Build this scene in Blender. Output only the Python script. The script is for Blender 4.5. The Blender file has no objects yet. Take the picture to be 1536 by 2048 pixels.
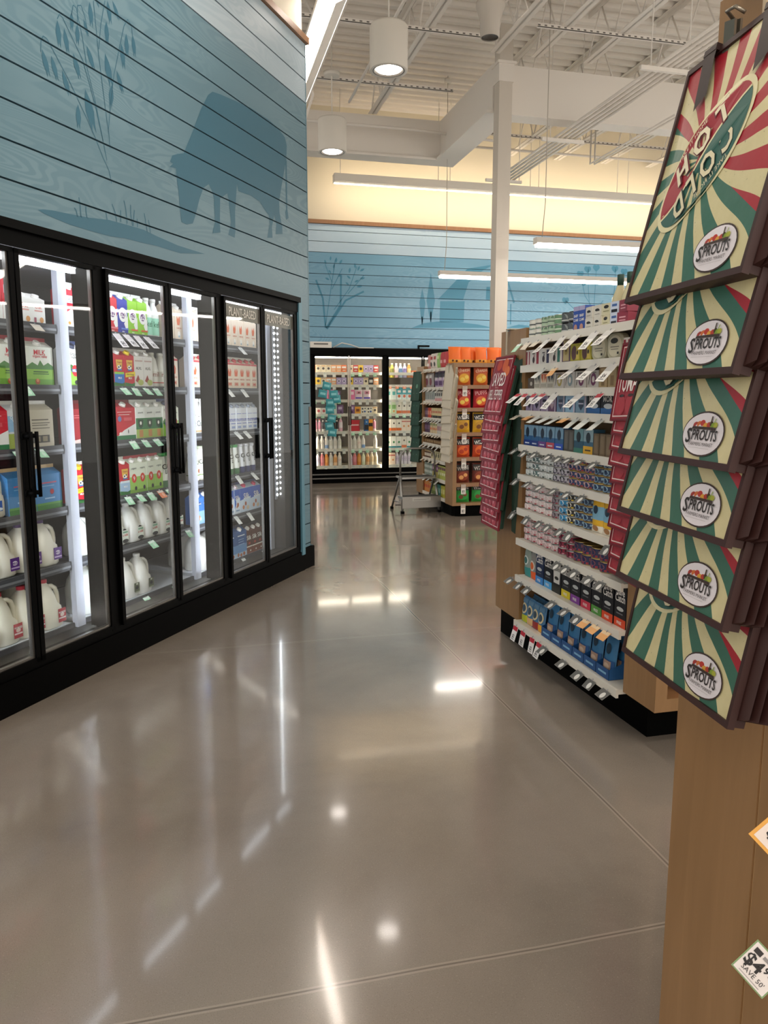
import bpy, bmesh, math, random
from mathutils import Vector, Matrix
random.seed(7)
SC = bpy.context.scene
COL = SC.collection
PI = math.pi
R = math.radians

# ---------------------------------------------------------------- camera, world, exposure
YAW = 13.987; PITCH = 8.640; CAMH = 1.5
cd = bpy.data.cameras.new('camera'); cam = bpy.data.objects.new('camera', cd); COL.objects.link(cam)
cd.sensor_fit = 'VERTICAL'; cd.sensor_height = 36.0; cd.lens = 1540.0 / 2048.0 * 36.0
cd.clip_start = 0.05; cd.clip_end = 80
cam.location = (0, 0, CAMH); cam.rotation_euler = (R(90 - PITCH), 0, R(-YAW))
SC.camera = cam
w = bpy.data.worlds.new('store_ambient'); SC.world = w; w.use_nodes = True
bg = w.node_tree.nodes['Background']; bg.inputs[0].default_value = (1.0, 0.93, 0.84, 1); bg.inputs[1].default_value = 0.5
SC.view_settings.view_transform = 'Standard'; SC.view_settings.look = 'None'
SC.view_settings.exposure = 1.15; SC.view_settings.gamma = 1.0; SC.view_settings.use_curve_mapping = False
LINE_LIGHT = 15.0      # ceiling line lights
COOLER_LIGHT = 20.0    # led strips in the glass door coolers

# ---------------------------------------------------------------- materials
def lin(h):
    h = h.lstrip('#'); o = []
    for i in (0, 2, 4):
        c = int(h[i:i+2], 16) / 255
        o.append(c / 12.92 if c <= 0.04045 else ((c + 0.055) / 1.055) ** 2.4)
    return (o[0], o[1], o[2], 1)
MATS = {}
def M(h, rough=0.5, metal=0.0, emit=0.0, trans=0.0, coat=0.0):
    k = (h, rough, metal, emit, trans, coat)
    if k in MATS: return MATS[k]
    m = bpy.data.materials.new('surface_' + h.strip('#')); m.use_nodes = True
    b = m.node_tree.nodes['Principled BSDF']
    b.inputs['Base Color'].default_value = lin(h); b.inputs['Roughness'].default_value = rough
    b.inputs['Metallic'].default_value = metal
    if emit:
        b.inputs['Emission Color'].default_value = lin(h); b.inputs['Emission Strength'].default_value = emit
    if trans:
        b.inputs['Transmission Weight'].default_value = trans
    if coat:
        b.inputs['Coat Weight'].default_value = coat; b.inputs['Coat Roughness'].default_value = 0.05
    MATS[k] = m
    return m
def nodes_mat(name):
    m = bpy.data.materials.new(name); m.use_nodes = True
    nt = m.node_tree; return m, nt, nt.nodes, nt.links, nt.nodes['Principled BSDF']
def mnode(nt, op, a, b=None, c=None):
    n = nt.nodes.new('ShaderNodeMath'); n.operation = op
    for i, v in enumerate((a, b, c)):
        if v is None: continue
        if isinstance(v, (int, float)): n.inputs[i].default_value = v
        else: nt.links.new(v, n.inputs[i])
    return n.outputs[0]
def mixc(nt, fac, a, b):
    n = nt.nodes.new('ShaderNodeMix'); n.data_type = 'RGBA'
    if isinstance(fac, (int, float)): n.inputs[0].default_value = fac
    else: nt.links.new(fac, n.inputs[0])
    for i, v in ((6, a), (7, b)):
        if isinstance(v, tuple): n.inputs[i].default_value = v
        else: nt.links.new(v, n.inputs[i])
    return n.outputs[2]
def ramp(nt, fac, stops):
    n = nt.nodes.new('ShaderNodeValToRGB'); nt.links.new(fac, n.inputs[0])
    e = n.color_ramp.elements
    e[0].position, e[0].color = stops[0]; e[1].position, e[1].color = stops[-1]
    for p, c in stops[1:-1]:
        x = e.new(p); x.color = c
    return n.outputs[0]
def texco(nt, kind='Object', scale=(1, 1, 1), rot=(0, 0, 0)):
    t = nt.nodes.new('ShaderNodeTexCoord'); mp = nt.nodes.new('ShaderNodeMapping')
    mp.inputs['Scale'].default_value = scale; mp.inputs['Rotation'].default_value = rot
    nt.links.new(t.outputs[kind], mp.inputs[0]); return mp.outputs[0]
def noise(nt, vec, scale, detail=4, rough=0.5, dist=0.0):
    n = nt.nodes.new('ShaderNodeTexNoise'); nt.links.new(vec, n.inputs['Vector'])
    n.inputs['Scale'].default_value = scale; n.inputs['Detail'].default_value = detail
    n.inputs['Roughness'].default_value = rough; n.inputs['Distortion'].default_value = dist
    return n.outputs[0]

def wood_mat(name, a, b, rough=0.38):
    m, nt, N, L, B = nodes_mat(name)
    v = texco(nt, 'Object', (14, 14, 1.2))
    f = noise(nt, v, 1.6, 5, 0.55, 1.2)
    v2 = texco(nt, 'Object', (60, 60, 3)); f2 = noise(nt, v2, 1.0, 3)
    c = ramp(nt, f, [(0.3, lin(a)), (0.7, lin(b))])
    c2 = mixc(nt, mnode(nt, 'MULTIPLY', f2, 0.25), c, lin(a))
    L.new(c2, B.inputs['Base Color']); B.inputs['Roughness'].default_value = rough
    return m
WOOD = wood_mat('maple_veneer', '#8c6a45', '#9a7650')
WOODR = wood_mat('shelf_maple', '#8d6647', '#9c7454')

def board_mat(name, a, b, c, scale_x=1.0):
    """painted wood boards with printed grain; the grain runs along local x"""
    m, nt, N, L, B = nodes_mat(name)
    v = texco(nt, 'Object', (0.55, 1, 3.2))
    f = noise(nt, v, 1.15, 2, 0.45, 0.6)
    w_ = nt.nodes.new('ShaderNodeTexWave'); w_.wave_type = 'BANDS'; w_.bands_direction = 'Z'
    v3 = texco(nt, 'Object', (0.35, 1, 1.3))
    add = nt.nodes.new('ShaderNodeVectorMath'); add.operation = 'ADD'
    L.new(v3, add.inputs[0])
    cmb = nt.nodes.new('ShaderNodeCombineXYZ'); L.new(mnode(nt, 'MULTIPLY', f, 2.6), cmb.inputs[2]); L.new(cmb.outputs[0], add.inputs[1])
    L.new(add.outputs[0], w_.inputs['Vector']); w_.inputs['Scale'].default_value = 3.6; w_.inputs['Distortion'].default_value = 1.5
    w_.inputs['Detail'].default_value = 2.0
    mask = noise(nt, texco(nt, 'Object', (0.5, 1, 0.9)), 1.3, 2)
    mk = ramp(nt, mask, [(0.42, (0, 0, 0, 1)), (0.6, (1, 1, 1, 1))])
    g = ramp(nt, w_.outputs[0], [(0.35, (0, 0, 0, 1)), (0.75, (1, 1, 1, 1))])
    base = ramp(nt, noise(nt, texco(nt, 'Object', (0.8, 1, 2.0)), 1.0, 4), [(0.3, lin(a)), (0.7, lin(b))])
    fac = mnode(nt, 'MULTIPLY', mnode(nt, 'MULTIPLY', mk, g), 0.4)
    L.new(mixc(nt, fac, base, lin(c)), B.inputs['Base Color']); B.inputs['Roughness'].default_value = 0.45
    return m
BLUE = board_mat('shaded_blue_boards', '#5b7d8b', '#658795', '#7f9ca7')  # same paint as the far wall; shallow light put in as a darker tone
BLUELT = board_mat('shaded_pale_blue_boards', '#9fb4c0', '#adbfca', '#bccad2')  # upper boards, the weaker light on this wall likewise in the colour
FBLUE = board_mat('lit_blue_boards', '#6797b3', '#74a4be', '#8ab2c8')  # same paint as the cow wall, its stronger light painted in as lighter blue
FBLUELT = board_mat('lit_pale_blue_boards', '#a6bfd2', '#b1c8d9', '#bed0dd')  # far upper boards, the stronger light again put into the tone
MURAL = M('#34677c', 0.5); FMURAL = M('#3f83a0', 0.5)
SEAM = M('#0d1d26', 0.8)

def floor_mat():
    m, nt, N, L, B = nodes_mat('polished_concrete')
    v = texco(nt, 'Object')
    c1 = ramp(nt, noise(nt, v, 0.9, 6, 0.6, 0.4), [(0.3, lin('#7a7167')), (0.55, lin('#8a8075')), (0.75, lin('#948a7e'))])
    spk = noise(nt, v, 210, 2)
    c2 = mixc(nt, ramp(nt, spk, [(0.6, (0, 0, 0, 1)), (0.75, (0.4, 0.4, 0.4, 1))]), c1, lin('#a99f92'))
    spd = noise(nt, v, 330, 2)
    c3 = mixc(nt, ramp(nt, spd, [(0.3, (0.45, 0.45, 0.45, 1)), (0.42, (0, 0, 0, 1))]), c2, lin('#5b5045'))
    sep = N.new('ShaderNodeSeparateXYZ'); L.new(v, sep.inputs[0])
    def line(sock, pos, period, hw):
        s = mnode(nt, 'SUBTRACT', sock, pos - period / 2)
        mo = mnode(nt, 'ABSOLUTE', mnode(nt, 'SUBTRACT', mnode(nt, 'FLOORED_MODULO', s, period), period / 2))
        return mnode(nt, 'LESS_THAN', mo, hw)
    wob = mnode(nt, 'MULTIPLY', mnode(nt, 'SUBTRACT', noise(nt, v, 1.4, 3), 0.5), 0.02)
    sx = mnode(nt, 'ADD', sep.outputs[0], wob); sy = mnode(nt, 'ADD', sep.outputs[1], wob)
    wide = mnode(nt, 'MAXIMUM', line(sx, 1.445, 5.6, 0.011), line(sy, 1.75, 2.8, 0.010))
    thin = mnode(nt, 'MAXIMUM', line(sx, 1.445, 5.6, 0.0035), line(sy, 1.75, 2.8, 0.003))
    c4 = mixc(nt, mnode(nt, 'MULTIPLY', wide, 0.35), c3, lin('#b3a99c'))
    c5 = mixc(nt, mnode(nt, 'MULTIPLY', thin, 0.6), c4, lin('#4d443b'))
    L.new(c5, B.inputs['Base Color'])
    rr = ramp(nt, noise(nt, v, 2.2, 5, 0.65), [(0.3, (0.14, 0.14, 0.14, 1)), (0.75, (0.27, 0.27, 0.27, 1))])
    L.new(rr, B.inputs['Roughness'])
    B.inputs['IOR'].default_value = 1.55
    B.inputs['Coat Weight'].default_value = 0.5; B.inputs['Coat Roughness'].default_value = 0.07
    bmp = N.new('ShaderNodeBump'); bmp.inputs['Strength'].default_value = 0.035; bmp.inputs['Distance'].default_value = 0.02
    L.new(noise(nt, v, 3.0, 3), bmp.inputs['Height']); L.new(bmp.outputs[0], B.inputs['Normal'])
    return m

def glass_mat():
    m = bpy.data.materials.new('clear_door_glass'); m.use_nodes = True; nt = m.node_tree
    nt.nodes.clear(); o = nt.nodes.new('ShaderNodeOutputMaterial')
    t = nt.nodes.new('ShaderNodeBsdfTransparent'); t.inputs[0].default_value = (0.93, 0.95, 0.94, 1)
    g = nt.nodes.new('ShaderNodeBsdfGlossy'); g.inputs['Roughness'].default_value = 0.02
    ge = nt.nodes.new('ShaderNodeNewGeometry'); dt = nt.nodes.new('ShaderNodeVectorMath'); dt.operation = 'DOT_PRODUCT'
    nt.links.new(ge.outputs['Normal'], dt.inputs[0]); nt.links.new(ge.outputs['Incoming'], dt.inputs[1])
    c_ = mnode(nt, 'SUBTRACT', 1.0, mnode(nt, 'ABSOLUTE', dt.outputs['Value']))
    fr = mnode(nt, 'ADD', 0.03, mnode(nt, 'MULTIPLY', mnode(nt, 'POWER', c_, 5.0), 0.9))
    mx = nt.nodes.new('ShaderNodeMixShader')
    nt.links.new(fr, mx.inputs[0]); nt.links.new(t.outputs[0], mx.inputs[1]); nt.links.new(g.outputs[0], mx.inputs[2])
    nt.links.new(mx.outputs[0], o.inputs[0]); return m
GLASS = glass_mat()
BLACK = M('#040404', 0.5); BLACKM = M('#050505', 0.55)
for _m, _s in ((BLACK, .06), (BLACKM, .04)): _m.node_tree.nodes['Principled BSDF'].inputs['Specular IOR Level'].default_value = _s
BLACK, BLACKM = BLACK, BLACKM; STEEL = M('#9b9a97', 0.3, 0.9); ALU = M('#a5a3a0', 0.35, 0.85)
WHITE = M('#e9e7e2', 0.5); CEIL = M('#e2dcd4', 0.6); CREAMW = M('#d9d0ba', 0.7); SHELFW = M('#ddd8cc', 0.4); DGREY = M('#34343a', 0.45)
PLAS = M('#bcbfca', 0.4); CLEARP = M('#d8dade', 0.15, 0, 0, 0.6)

# ---------------------------------------------------------------- mesh building
_txt = {}
def text_geo(s, bold=0.0):
    """flat letters, height of a capital about 1, lower-left at the origin: (verts, faces, width)"""
    k = (s, bold)
    if k in _txt: return _txt[k]
    cu = bpy.data.curves.new('lettering', 'FONT'); cu.body = s; cu.size = 1.0 / 0.69; cu.resolution_u = 2; cu.offset = bold
    o = bpy.data.objects.new('lettering', cu); COL.objects.link(o)
    dg = bpy.context.evaluated_depsgraph_get(); me = o.evaluated_get(dg).to_mesh()
    vs = [(v.co.x, v.co.y) for v in me.vertices]; fs = [tuple(p.vertices) for p in me.polygons]
    o.evaluated_get(dg).to_mesh_clear(); bpy.data.objects.remove(o); bpy.data.curves.remove(cu)
    x0 = min(v[0] for v in vs); x1 = max(v[0] for v in vs)
    vs = [(v[0] - x0, v[1]) for v in vs]
    _txt[k] = (vs, fs, x1 - x0)
    return _txt[k]

class MB:
    def __init__(s): s.v = []; s.f = []; s.m = []; s.mats = []; s.uv = {}; s.xf = None; s.smooth = set(); s.lay = 0
    def mi(s, m):
        if isinstance(m, str): m = M(m)
        if m not in s.mats: s.mats.append(m)
        return s.mats.index(m)
    def add(s, vs, fs, m, smooth=False):
        n = len(s.v); k = s.mi(m)
        if s.xf: vs = [s.xf(p) for p in vs]
        s.v += [tuple(p) for p in vs]
        for f in fs:
            if smooth: s.smooth.add(len(s.f))
            s.f.append(tuple(i + n for i in f)); s.m.append(k)
    def box(s, x0, x1, y0, y1, z0, z1, m, mat4=None):
        vs = [(x, y, z) for z in (z0, z1) for y in (y0, y1) for x in (x0, x1)]
        if mat4 is not None: vs = [tuple(mat4 @ Vector(p)) for p in vs]
        s.add(vs, [(0, 2, 3, 1), (4, 5, 7, 6), (0, 1, 5, 4), (2, 6, 7, 3), (0, 4, 6, 2), (1, 3, 7, 5)], m)
    def loft(s, rings, m, cap0=True, cap1=True, smooth=True):
        n = len(rings[0]); vs = [p for r in rings for p in r]; fs = []
        for i in range(len(rings) - 1):
            for j in range(n):
                a = i * n + j; b = i * n + (j + 1) % n
                fs.append((a, b, b + n, a + n))
        s.add(vs, fs, m, smooth)
        base = len(s.v) - len(vs); k = s.mi(m)
        if cap0: s.f.append(tuple(base + j for j in range(n))[::-1]); s.m.append(k)
        if cap1: s.f.append(tuple(base + (len(rings) - 1) * n + j for j in range(n))); s.m.append(k)
    def lathe(s, prof, m, cx=0, cy=0, seg=16, cap0=True, cap1=True):
        s.loft([[(cx + r * math.cos(2 * PI * j / seg), cy + r * math.sin(2 * PI * j / seg), z) for j in range(seg)] for r, z in prof], m, cap0, cap1)
    def tube(s, pts, r, m, seg=8, closed=False):
        pts = [Vector(p) for p in pts]; rings = []
        up = Vector((0, 0, 1)); n = len(pts)
        prev = None
        for i, p in enumerate(pts):
            if i == 0: t = pts[1] - p
            elif i == n - 1: t = p - pts[i - 1]
            else: t = (pts[i + 1] - p).normalized() + (p - pts[i - 1]).normalized()
            t.normalize()
            if prev is None:
                a = up if abs(t.z) < 0.9 else Vector((1, 0, 0))
                u = t.cross(a).normalized()
            else:
                u = (prev - t * prev.dot(t)).normalized()
            prev = u; v = t.cross(u)
            rings.append([tuple(p + (u * math.cos(2 * PI * j / seg) + v * math.sin(2 * PI * j / seg)) * r) for j in range(seg)])
        s.loft(rings, m)
    # flat decals on a front face at y; x, z in metres
    def poly(s, pts, y, m): s.add([(x, y, z) for x, z in pts], [tuple(range(len(pts)))], m)
    def rect(s, x0, x1, z0, z1, y, m, nx=1):
        vs = [];fs = []
        for i in range(nx + 1):
            x = x0 + (x1 - x0) * i / nx; vs += [(x, y, z0), (x, y, z1)]
        for i in range(nx): fs.append((2 * i, 2 * i + 2, 2 * i + 3, 2 * i + 1))
        s.add(vs, fs, m)
    def disc(s, cx, cz, rx, rz, y, m, seg=20, rot=0.0):
        c, q = math.cos(rot), math.sin(rot); vs = []
        for j in range(seg):
            a = 2 * PI * j / seg; x = rx * math.cos(a); z = rz * math.sin(a)
            vs.append((cx + x * c - z * q, y, cz + x * q + z * c))
        s.add(vs, [tuple(range(seg))], m)
    def text(s, t, cx, cz, h, y, m, maxw=None, rot=0.0, bold=0.0, vert=1.0, shear=0.0):
        vs, fs, w_ = text_geo(t, bold); k = h; kx = h
        if maxw and w_ * h > maxw: kx = maxw / w_
        c, q = math.cos(rot), math.sin(rot); o = []
        for x, z in vs:
            X = (x - w_ / 2) * kx + z * k * shear; Z = (z - 0.345 / 0.69) * k * vert
            o.append((cx + X * c - Z * q, y, cz + X * q + Z * c))
        s.add(o, fs, m)
    def mesh(s, name):
        me = bpy.data.meshes.new(name); me.from_pydata(s.v, [], s.f)
        for m in s.mats: me.materials.append(m)
        me.polygons.foreach_set('material_index', s.m)
        if s.smooth: me.polygons.foreach_set('use_smooth', [i in s.smooth for i in range(len(s.f))])
        me.update(); return me
    def obj(s, name, parent=None, loc=(0, 0, 0), rot=(0, 0, 0), bevel=0):
        o = bpy.data.objects.new(name, s.mesh(name)); COL.objects.link(o)
        o.location = loc; o.rotation_euler = rot
        if parent: o.parent = parent
        if bevel:
            b = o.modifiers.new('soft_edges', 'BEVEL'); b.width = bevel; b.segments = 2; b.limit_method = 'ANGLE'
        return o

SHORTER = [(' from its white post', ' from white post'), (' from its plant-based end', ' from plant-based end'), (' from the blue corner', ' from blue corner'), (' from the pepper totes', ' from pepper totes'), (' from the black mullion', ' from black mullion'), (' with pale circle', ''), ('deep in the bottom', 'deep in bottom'), (' with black fish print', ''), (' with green neck pale drink', ' with green neck'), (' with green neck and pale drink', ' with green neck'), ('behind the white tins on the top fish shelf', 'behind white tins'), ('behind the white tins on top fish shelf', 'behind white tins'), ('far cooler first door', 'far first door'), ('far cooler second door', 'far second door'), ('far cooler third door', 'far third door'), ('oat-side milk rack', 'oat-side rack'), ('middle milk rack', 'middle rack'), ('milk carton', 'carton'), ('milk jug', 'jug'), ('white post', 'post'), ('plant-based end', 'plant-based side'), ('with narrow neck, ', ', '), (' and black letters', ''), ('red and white lactose free', 'lactose free'), (' and ', ' '), ('on the ', 'on '), ('of the ', 'of ')]
def tag(o, label, cat, group=None):
    o['category'] = cat
    if group: o['group'] = group
    for a_, c_ in SHORTER:
        if len(label.replace(',', ' ').split()) <= 16: break
        label = label.replace(a_, c_)
    o['label'] = label
    return o
def empty(name, loc=(0, 0, 0), rot=(0, 0, 0), label=None, cat=None, group=None):
    o = bpy.data.objects.new(name, None); COL.objects.link(o); o.location = loc; o.rotation_euler = rot; o.empty_display_size = 0.05
    if label: tag(o, label, cat, group)
    return o
def struct(o): o['kind'] = 'structure'; return o

class Frame:
    """a shelf front: local x runs along it, local y goes into it, z up"""
    def __init__(s, ox, oy, rz): s.ox = ox; s.oy = oy; s.rz = R(rz)
    def p(s, x, y, z=0): c, q = math.cos(s.rz), math.sin(s.rz); return (s.ox + x * c - y * q, s.oy + x * q + y * c, z)

ORD = ['', 'first', 'second', 'third', 'fourth', 'fifth', 'sixth', 'seventh', 'eighth', 'ninth', 'tenth', 'eleventh', 'twelfth', 'thirteenth', 'fourteenth', 'fifteenth', 'sixteenth']

class Proto:
    """a kind of thing: name, category, and its parts' meshes; the first mesh may be the thing itself"""
    def __init__(s, name, cat, desc, w, single=None, parts=None, h=0.2, d=0.1):
        s.name = name; s.cat = cat; s.desc = desc; s.w = w; s.single = single; s.parts = parts or []; s.h = h; s.d = d; s.src = None
    def put(s, loc, rot, label, group):
        if s.single:
            o = bpy.data.objects.new(s.name, s.single); COL.objects.link(o)
            o.location = loc; o.rotation_euler = rot; tag(o, label, s.cat, group); return o
        if s.src is None:
            r = empty(s.name); kids = []
            for n, me, sub in s.parts:
                c = bpy.data.objects.new(n, me); COL.objects.link(c); c.parent = r; kids.append(c)
            s.src = (r, kids)
        else:
            r = s.src[0].copy(); COL.objects.link(r)
            for k in s.src[1]:
                c = k.copy(); COL.objects.link(c); c.parent = r
        r.location = loc; r.rotation_euler = rot; tag(r, label, s.cat, group); return r

def ops(mb, lst, w_, h, y0=-0.0006, z0=0.0, step=0.0005, curved=False):
    """draw a package front: fractions of width (-.5..+.5) and height (0..1)"""
    y = y0
    for o in lst:
        k = o[0]
        if k == 'r': mb.rect(o[1] * w_, o[2] * w_, z0 + o[3] * h, z0 + o[4] * h, y, o[5], 8 if curved else 1)
        elif k == 'd': mb.disc(o[1] * w_, z0 + o[2] * h, o[3] * w_, o[4] * w_, y, o[5], 16)
        elif k == 'p': mb.poly([(a * w_, z0 + b * h) for a, b in o[1]], y, o[2])
        elif k == 't': mb.text(o[1], o[2] * w_, z0 + o[3] * h, o[4] * w_, y, o[5], maxw=(o[6] if len(o) > 6 else 0.85) * w_, bold=0.02)
        y -= step
# ---------------------------------------------------------------- kinds of packages (front at y=0, base at z=0)
def carton(desc, w_, d, h, side, art, cap='#f2f0ec', top='#e9e7e2'):
    b = MB(); hb = h * 0.80; hr = h * 0.93
    b.box(-w_/2, w_/2, 0, d, 0, hb, side)
    b.add([(-w_/2, 0, hb), (w_/2, 0, hb), (w_/2, d, hb), (-w_/2, d, hb), (-w_/2, d/2, hr), (w_/2, d/2, hr)], [(0, 1, 5, 4), (2, 3, 4, 5), (0, 4, 3), (1, 2, 5)], side)
    b.box(-w_/2, w_/2, d/2 - 0.003, d/2 + 0.003, hr - 0.004, h, top)
    f = MB(); ops(f, art, w_, hb)
    parts = [('carton_body', b.mesh('carton_body'), 0), ('front_label', f.mesh('front_label'), 0)]
    if cap:
        c = MB(); r = min(0.019, w_ * 0.2)
        s_ = math.atan2(hr - hb, d / 2); mt = Matrix.Translation((0, d * 0.22, hb + (hr - hb) * 0.44)) @ Matrix.Rotation(s_, 4, 'X')
        c.xf = lambda p: tuple(mt @ Vector(p))
        c.lathe([(r * 1.15, 0), (r * 1.15, 0.003), (r, 0.004), (r, 0.015), (r * 0.9, 0.017)], cap, seg=14)
        parts.append(('cap', c.mesh('cap'), 0))
    return Proto('milk_carton', 'carton', desc, w_, parts=parts, h=h, d=d)

def sup(cx, cy, hx, hy, z, n=20, e=3.2):
    o = []
    for j in range(n):
        a = 2 * PI * j / n; c, s_ = math.cos(a), math.sin(a)
        o.append((cx + hx * math.copysign(abs(c) ** (2 / e), c), cy + hy * math.copysign(abs(s_) ** (2 / e), s_), z))
    return o
def jug(desc, body, cap, art, w_=0.152, h=0.27, big=False):
    b = MB(); hw = w_ / 2; cy = hw
    if big:
        rings = [sup(0, cy, hw*.9, hw*.9, 0), sup(0, cy, hw, hw, .012), sup(0, cy, hw*1.02, hw*1.02, h*.5), sup(0, cy, hw*.93, hw*.93, h*.68, e=2.6), sup(0, cy, hw*.7, hw*.7, h*.83, e=2.2), sup(0, cy, .03, .03, h*.9, e=2), sup(0, cy, .022, .022, h*.92, e=2), sup(0, cy, .021, .021, h*.955, e=2)]
    else:
        rings = [sup(0, cy, hw*.86, hw*.86, 0), sup(0, cy, hw, hw, .012), sup(0, cy, hw, hw, h*.30), sup(-.003, cy, hw*.96, hw, h*.42), sup(-.016, cy, hw*.78, hw*.95, h*.50), sup(-.018, cy, hw*.72, hw*.85, h*.66, e=2.8),
                 sup(-.014, cy, hw*.55, hw*.62, h*.80, e=2.4), sup(-.008, cy, .028, .030, h*.88, e=2), sup(-.006, cy, .020, .020, h*.91, e=2), sup(-.006, cy, .019, .019, h*.955, e=2)]
    b.loft(rings, body)
    parts = [('jug_body', b.mesh('jug_body'), 0)]
    if not big:
        t = MB(); yh = cy * 0.75
        t.tube([(0.008, yh, h*.845), (0.034, yh, h*.835), (hw*.78, yh, h*.77), (hw*.93, yh, h*.66), (hw*.97, yh, h*.52), (hw*.93, yh, h*.40), (hw*.8, yh, h*.33)], 0.0125, body, 10)
        parts.append(('handle', t.mesh('handle'), 0))
    c = MB(); x0 = 0 if big else -.006
    c.lathe([(.022, h*.925), (.022, h*.99), (.019, h)], cap, cx=x0, cy=cy, seg=16, cap0=True)
    parts.append(('cap', c.mesh('cap'), 0))
    if art:
        f = MB(); ops(f, art, w_, h, y0=-0.0022 if big else -0.0015); parts.append(('front_label', f.mesh('front_label'), 0))
    return Proto('milk_jug', 'jug', desc, w_, parts=parts, h=h, d=w_)

def curved(r, cy):
    def g(p):
        x, y, z = p; a = x / r; rr = r - y   # y negative -> outwards
        return (rr * math.sin(a), cy - rr * math.cos(a), z)
    return g
def bottle(desc, prof, body, cap, art, name='drink_bottle', band=None, rl=None, seg=18, cat='bottle', capz=None, single=False):
    """prof: (r, z) list of the body; the cap covers from capz to the top"""
    rm = max(r for r, z in prof); h = prof[-1][1]; b = MB(); cy = rm
    b.lathe(prof, body, cy=cy, seg=seg)
    f = MB(); 
    if art or band:
        rl = rl or rm
        f.xf = curved(rl + 0.0006, cy)
        if band: f.rect(-PI * rl * .98, PI * rl * .98, band[0] * h, band[1] * h, 0, band[2], 22)
        ops(f, art or [], rl * 2, h, y0=-0.0005, curved=True); f.xf = None
    c = MB(); rc = prof[-1][0] + .003; cz = capz or h - .018
    c.lathe([(rc, cz), (rc, h + .001), (rc * .92, h + .003)], cap, cy=cy, seg=14)
    if single:
        for q in (f, c):
            n = len(b.v); b.v += q.v; mo = [b.mi(mm) for mm in q.mats]
            for i, fc in enumerate(q.f):
                if i in q.smooth: b.smooth.add(len(b.f))
                b.f.append(tuple(k + n for k in fc)); b.m.append(mo[q.m[i]])
        return Proto(name, cat, desc, rm * 2, single=b.mesh(name), h=h, d=2 * rm)
    parts = [('bottle_body', b.mesh('bottle_body'), 0), ('cap', c.mesh('cap'), 0)]
    if f.v: parts.insert(1, ('wrap_label', f.mesh('wrap_label'), 0))
    return Proto(name, cat, desc, rm * 2, parts=parts, h=h, d=2 * rm)

def can(desc, r, h, wrap, art, lid='#b9b8b4', name='food_can', cat='can', seg=18):
    b = MB(); L_ = M(lid, .3, .8)
    b.lathe([(r * .93, 0), (r, .002), (r, .004)], L_, cy=r, seg=seg, cap1=False)
    b.lathe([(r, .004), (r * .99, .006), (r * .99, h - .006), (r, h - .004)], wrap, cy=r, seg=seg, cap0=False, cap1=False)
    b.lathe([(r, h - .004), (r, h - .001), (r * .93, h), (r * .9, h - .0015)], L_, cy=r, seg=seg, cap0=False)
    b.xf = curved(r * .99 + .0006, r); ops(b, art, 2 * r, h, y0=-0.0004, curved=True, step=.0004); b.xf = None
    return Proto(name, cat, desc, 2 * r, single=b.mesh(name), h=h, d=2 * r)

def pbox(desc, w_, d, h, side, art, name='food_box', cat='box', top=None):
    b = MB(); b.box(-w_/2, w_/2, 0, d, 0, h, side)
    if top: b.box(-w_/2 + .001, w_/2 - .001, .001, d - .001, h, h + .0008, top)
    ops(b, art, w_, h)
    return Proto(name, cat, desc, w_, single=b.mesh(name), h=h, d=d)

def pillow(desc, w_, h, t, base, art, name='snack_bag', cat='bag', crimp=None, nx=8, nz=10, lean=0.0):
    """sealed foil bag: bulging front and back, flat crimped ends; art bands follow the bulge"""
    b = MB()
    def yy(u, v):   # u -1..1, v 0..1
        e = max(0, 1 - abs(u) ** 2.4) ** .6 * max(0, 1 - abs(2 * v - 1) ** 3.2) ** .55
        return t / 2 * e
    def P(u, v, s_, off=0):
        x = u * w_ / 2 * (1 - .05 * math.sin(PI * v)); y = t / 2 - s_ * (yy(u, v) + off); return (x, y + v * h * lean, v * h)
    for s_ in (1, -1):
        vs = [P(-1 + 2 * i / nx, j / nz, s_) for j in range(nz + 1) for i in range(nx + 1)]
        fs = [(j*(nx+1)+i, j*(nx+1)+i+1, (j+1)*(nx+1)+i+1, (j+1)*(nx+1)+i) for j in range(nz) for i in range(nx)]
        b.add(vs, fs, base, True)
    cm = crimp or base
    b.box(-w_/2, w_/2, t/2 - .0015, t/2 + .0015, -.001, h * .04, cm); b.box(-w_/2, w_/2, t/2 - .0015 + h*lean, t/2 + .0015 + h*lean, h * .955, h * 1.0, cm)
    def onb(p):
        x, y, z = p; u = max(-1, min(1, x / (w_ / 2))); v = max(0, min(1, z / h)); q = P(u, v, 1, .0012 - y); return (x, q[1], z)
    b.xf = onb; ops2(b, art, w_, h); b.xf = None
    return Proto(name, cat, desc, w_, single=b.mesh(name), h=h, d=t)
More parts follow.
